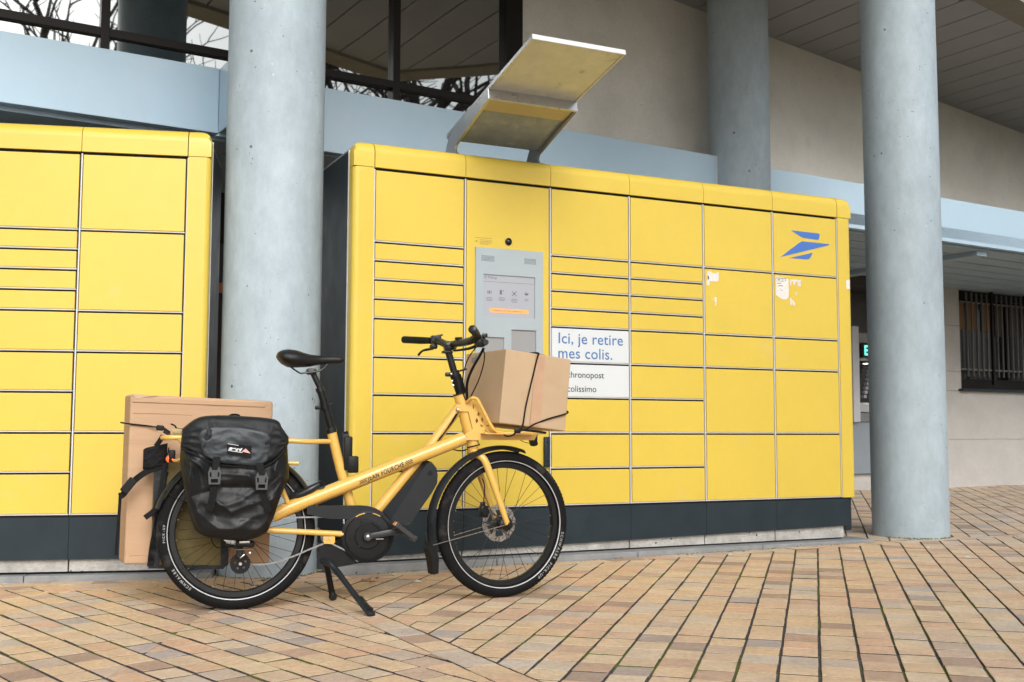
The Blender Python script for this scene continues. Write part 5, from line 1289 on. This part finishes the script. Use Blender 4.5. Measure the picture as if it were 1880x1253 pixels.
st = MB(); pts = smoothline([cp(225, 776, .05), cp(227, 777, -.004), cp(240, 779, -.006), cp(268, 782, -.008), cp(288, 785, -.02)], 4); st.tube(pts, .0035, n=6); lsh = st.build('lashing_strap', M['canvas2'], None, 'thin black strap with hook buckle across the large cardboard box', 'strap')
mb = MB(); mb.box(P(294, 786, -.07), (.030, .02, .022), ux=bs - up * .12, ch=.005); mb.box(P(306, 791, -.06), (.034, .016, .012), ux=bs - up * .7, ch=.003); mb.box(P(308, 797, -.055), (.04, .014, .010), ux=bs - up * .55, ch=.003); mb.build('hook_buckle', M['black'], lsh)
for o_ in (lsh.children):  # keep in place: parent offset handled in build
    pass
T_('hook', [P(314, 779, -.02), P(321, 782, -.01), P(326, 788, .0), P(345, 789, .03)], .0035, 'black', pk, smooth=True, n=6)
mb = MB(); mb.tube([P(320, 793, .0), P(336, 795, .02)], .014, n=10); mb.build('rack_sleeve', surf('old cream sleeve', (.42, .32, .16), .7, var=.2, scale=40), bike)

# front box on the carrier
nc = P(917, 777, .12); YA = BA + 15; e1 = dirv(YA); e2 = dirv(YA + 90)
tilt = R(-5.8)
axis = dirv(YA + 90)
Rm = Matrix.Rotation(-tilt, 3, axis)      # roll: front end lower
E1 = Rm @ e1; E3 = Rm @ up; E2 = Rm @ e2
W1, W2, H1 = .335, .36, .318
fbx = thing('front_cardboard_box', 'square brown cardboard box tied with black elastic cords on the front carrier', 'cardboard box', nc)
bm = bmesh.new()
def bc(a, b_, c_): return nc + E1 * a + E2 * b_ + E3 * c_
vv = [bm.verts.new(bc(a, b_, c_)) for c_ in (0, H1) for b_ in (0, W2) for a in (0, W1)]
for f in [(0, 2, 3, 1), (4, 5, 7, 6), (0, 1, 5, 4), (2, 6, 7, 3), (0, 4, 6, 2), (1, 3, 7, 5)]: bm.faces.new([vv[i] for i in f])
bmesh.ops.bevel(bm, geom=bm.edges[:], offset=.005, segments=3, affect='EDGES', profile=.6)
bmesh.ops.subdivide_edges(bm, edges=[e for e in bm.edges if e.calc_length() > .1], cuts=6, use_grid_fill=True)
for q_ in bm.verts: q_.co += (E2 + E1 * .5) * noise.noise(q_.co * 7) * .003
bm.verts.index_update(); mb = MB(); mb.add([q_.co.copy() for q_ in bm.verts], [[q_.index for q_ in f.verts] for f in bm.faces]); bm.free(); mb.build('carton', M['card2'], fbx)
mb = MB(); mb.box(bc(W1 * .515, -.0022, H1 * .5), (.048, .0012, H1 * .97), ux=E1, uz=E3); mb.build('tape_strip', M['tape'], fbx)
mb = MB(); mb.box(bc(W1 * .525, -.0036, H1 * .26), (.050, .0012, H1 * .46), ux=E1, uz=E3); mb.build('tape_strip', M['tape'], fbx)
mb = MB(); mb.box(bc(W1 * .55, W2 * .5, H1 + .0022), (.045, W2 * .96, .0012), ux=E1, uz=E3); mb.build('tape_strip', M['tape'], fbx)
mb = MB()
for (a, z_, w_, h_) in ((.60, .90, .018, .024), (.64, .87, .006, .03), (.68, .90, .022, .004), (.68, .875, .018, .004), (.68, .85, .022, .004)): mb.box(bc(-.0022, W2 * a * 1.18, H1 * (z_ + .02)), (.001, w_, h_), ux=E1, uz=E3)
mb.build('printed_marks', flat_mat('faded blue grey print', (.22, .23, .27), .7), fbx)
# elastic cords (tie the box to the carrier)
cord = MB(); cord.tube(smoothline([bc(W1 * .49, W2 * .5, H1 + .004), bc(W1 * .465, -.002, H1 + .004), bc(W1 * .455, -.006, H1 * .9), bc(W1 * .36, -.006, H1 * .3), bc(W1 * .335, -.006, .004), P(952, 792, .13)], 5), .0036, n=8)
cd_ = cord.build('elastic_cord', M['canvas2'], None, 'black elastic cord running down the middle of the front cardboard box', 'elastic cord', 'elastic cords on the front box')
cord = MB(); cord.tube(smoothline([bc(W1 + .003, .05, H1 * .30), bc(W1 + .003, -.004, H1 * .255), bc(W1 * .72, -.006, H1 * .14), bc(W1 * .50, -.006, .012), P(965, 789, .14), P(951, 792, .14), P(940, 800, .12), P(929, 801, .11), P(924, 796, .10)], 5), .0036, n=8)
cord.build('elastic_cord', M['canvas2'], None, 'black elastic cord slanting across the lower right corner of the front box', 'elastic cord', 'elastic cords on the front box')
mb = MB(); mb.box(P(950, 791, .15), (.028, .016, .022), ux=bs, ch=.005); mb.tube(smoothline([P(955, 789, .14), P(980, 792, .13), P(1002, 795, .10)]), .005, n=6); mb.build('cord_clip', M['black'], cd_)

# ------------------------------------------------------------------ small litter and moss
def gp_(px, py): r = ray(px, py); q_ = EYE + r * ((-CAMH + .004) / r.z); q_.z = gz(q_.x, q_.y); r2 = EYE + r * ((q_.z - CAMH) / r.z); r2.z = gz(r2.x, r2.y); return r2
rr = random.Random(5)
for k, (x, y) in enumerate(((672, 1067), (683, 1071), (692, 1064))):
    c_ = gp_(x, y); mb = MB(); a_ = rr.uniform(0, 6)
    pts = [c_ + V((cos(a_ + q) * .022 * (1 + .4 * cos(2 * q)), sin(a_ + q) * .012, .004 + .006 * abs(sin(q * 1.5)))) for q in [i * pi / 4 for i in range(8)]]; mb.add(pts + [c_ + V((0, 0, .010))], [(i, (i + 1) % 8, 8) for i in range(8)])
    mb.build('dry_leaf', M['leafdry'], None, ['withered brown leaf at the kerb, the one nearest the kickstand', 'withered brown leaf at the kerb, middle one of the three', 'withered brown leaf at the kerb, the one nearest the front wheel'][k], 'leaf', 'withered leaves by the kerb')
for k, (x, y, r_, lb) in enumerate([(766, 1069, .022, 'larger white crumb of paper on the paving left of the front wheel'), (754, 1077, .008, 'tiny white crumb on the paving nearest the kickstand'), (1782, 909, .028, 'white scrap of paper lying by the far wall'), (1777, 1023, .022, 'white paper fleck on the paving right of the right column'), (1341, 1019, .014, 'small white fleck on the paving before the long locker bank'), (1704, 1005, .010, 'white fleck just in front of the right column')]):
    c_ = gp_(x, y); mb = MB(); n_ = 7
    pts = [c_ + V((cos(q) * r_ * rr.uniform(.7, 1.2), sin(q) * r_ * rr.uniform(.5, .9), .003)) for q in [i * 2 * pi / n_ for i in range(n_)]]; mb.add(pts + [c_ + V((0, 0, .010))], [(i, (i + 1) % n_, n_) for i in range(n_)])
    mb.build('paper_crumb', M['white'], None, lb, 'litter')
# moss tufts and grit in the corner between paving and kerb
mo = MB(); gr = MB()
def speck(mb, c_, r_, h_):
    n_ = 5; a_ = rr.uniform(0, 6); mb.add([c_ + V((cos(a_ + i * 1.257) * r_ * rr.uniform(.6, 1.2), sin(a_ + i * 1.257) * r_ * rr.uniform(.6, 1.2), 0)) for i in range(n_)] + [c_ + V((0, 0, h_))], [(i, (i + 1) % n_, n_) for i in range(n_)])
for k in range(420):
    s_ = rr.uniform(-.2, 3.2); o_ = -.078 - abs(rr.gauss(0, .018)); c_ = on(LR0, LRA, s_, o_, 0); c_.z = gz(c_.x, c_.y)
    if noise.noise(V((s_ * 4, 0, 0))) > .05 and rr.random() < .7: speck(mo, c_, rr.uniform(.002, .006), rr.uniform(.002, .008))
    else: speck(gr, c_, rr.uniform(.001, .004), rr.uniform(.001, .003))
for k in range(160):
    a_ = rr.uniform(-2.6, .2); c_ = V((2.625 + cos(a_) * (.2475 + rr.uniform(0, .014)), 7.30 + sin(a_) * (.2475 + rr.uniform(0, .014)), 0)); c_.z = gz(c_.x, c_.y); speck(mo, c_, rr.uniform(.002, .008), rr.uniform(.002, .010))
for k in range(120):
    a_ = rr.uniform(-2.8, .0); c_ = V((-1.23 + cos(a_) * (.254 + rr.uniform(0, .014)), 5.6 + sin(a_) * (.254 + rr.uniform(0, .014)), 0)); c_.z = gz(c_.x, c_.y); speck(mo, c_, rr.uniform(.002, .007), rr.uniform(.002, .009))
for k in range(260):
    y_ = rr.uniform(3.1, 7.5); x_ = rr.uniform(-.48, .48) * y_; c_ = V((x_, y_, gz(x_, y_)))
    if not behind_locker(c_.xy): speck(gr, c_, rr.uniform(.001, .0035), rr.uniform(.001, .002))
mo.build('moss', M['moss'], None, kind='stuff', label='green moss tufts along the kerb and column feet', cat='moss')
gr.build('grit', surf('grit', (.10, .085, .07), .9, var=.5, scale=80), None, kind='stuff', label='dark grit and crumbs scattered on the paving', cat='grit')
print('objects', len(bpy.data.objects), 'cells', len(cells))
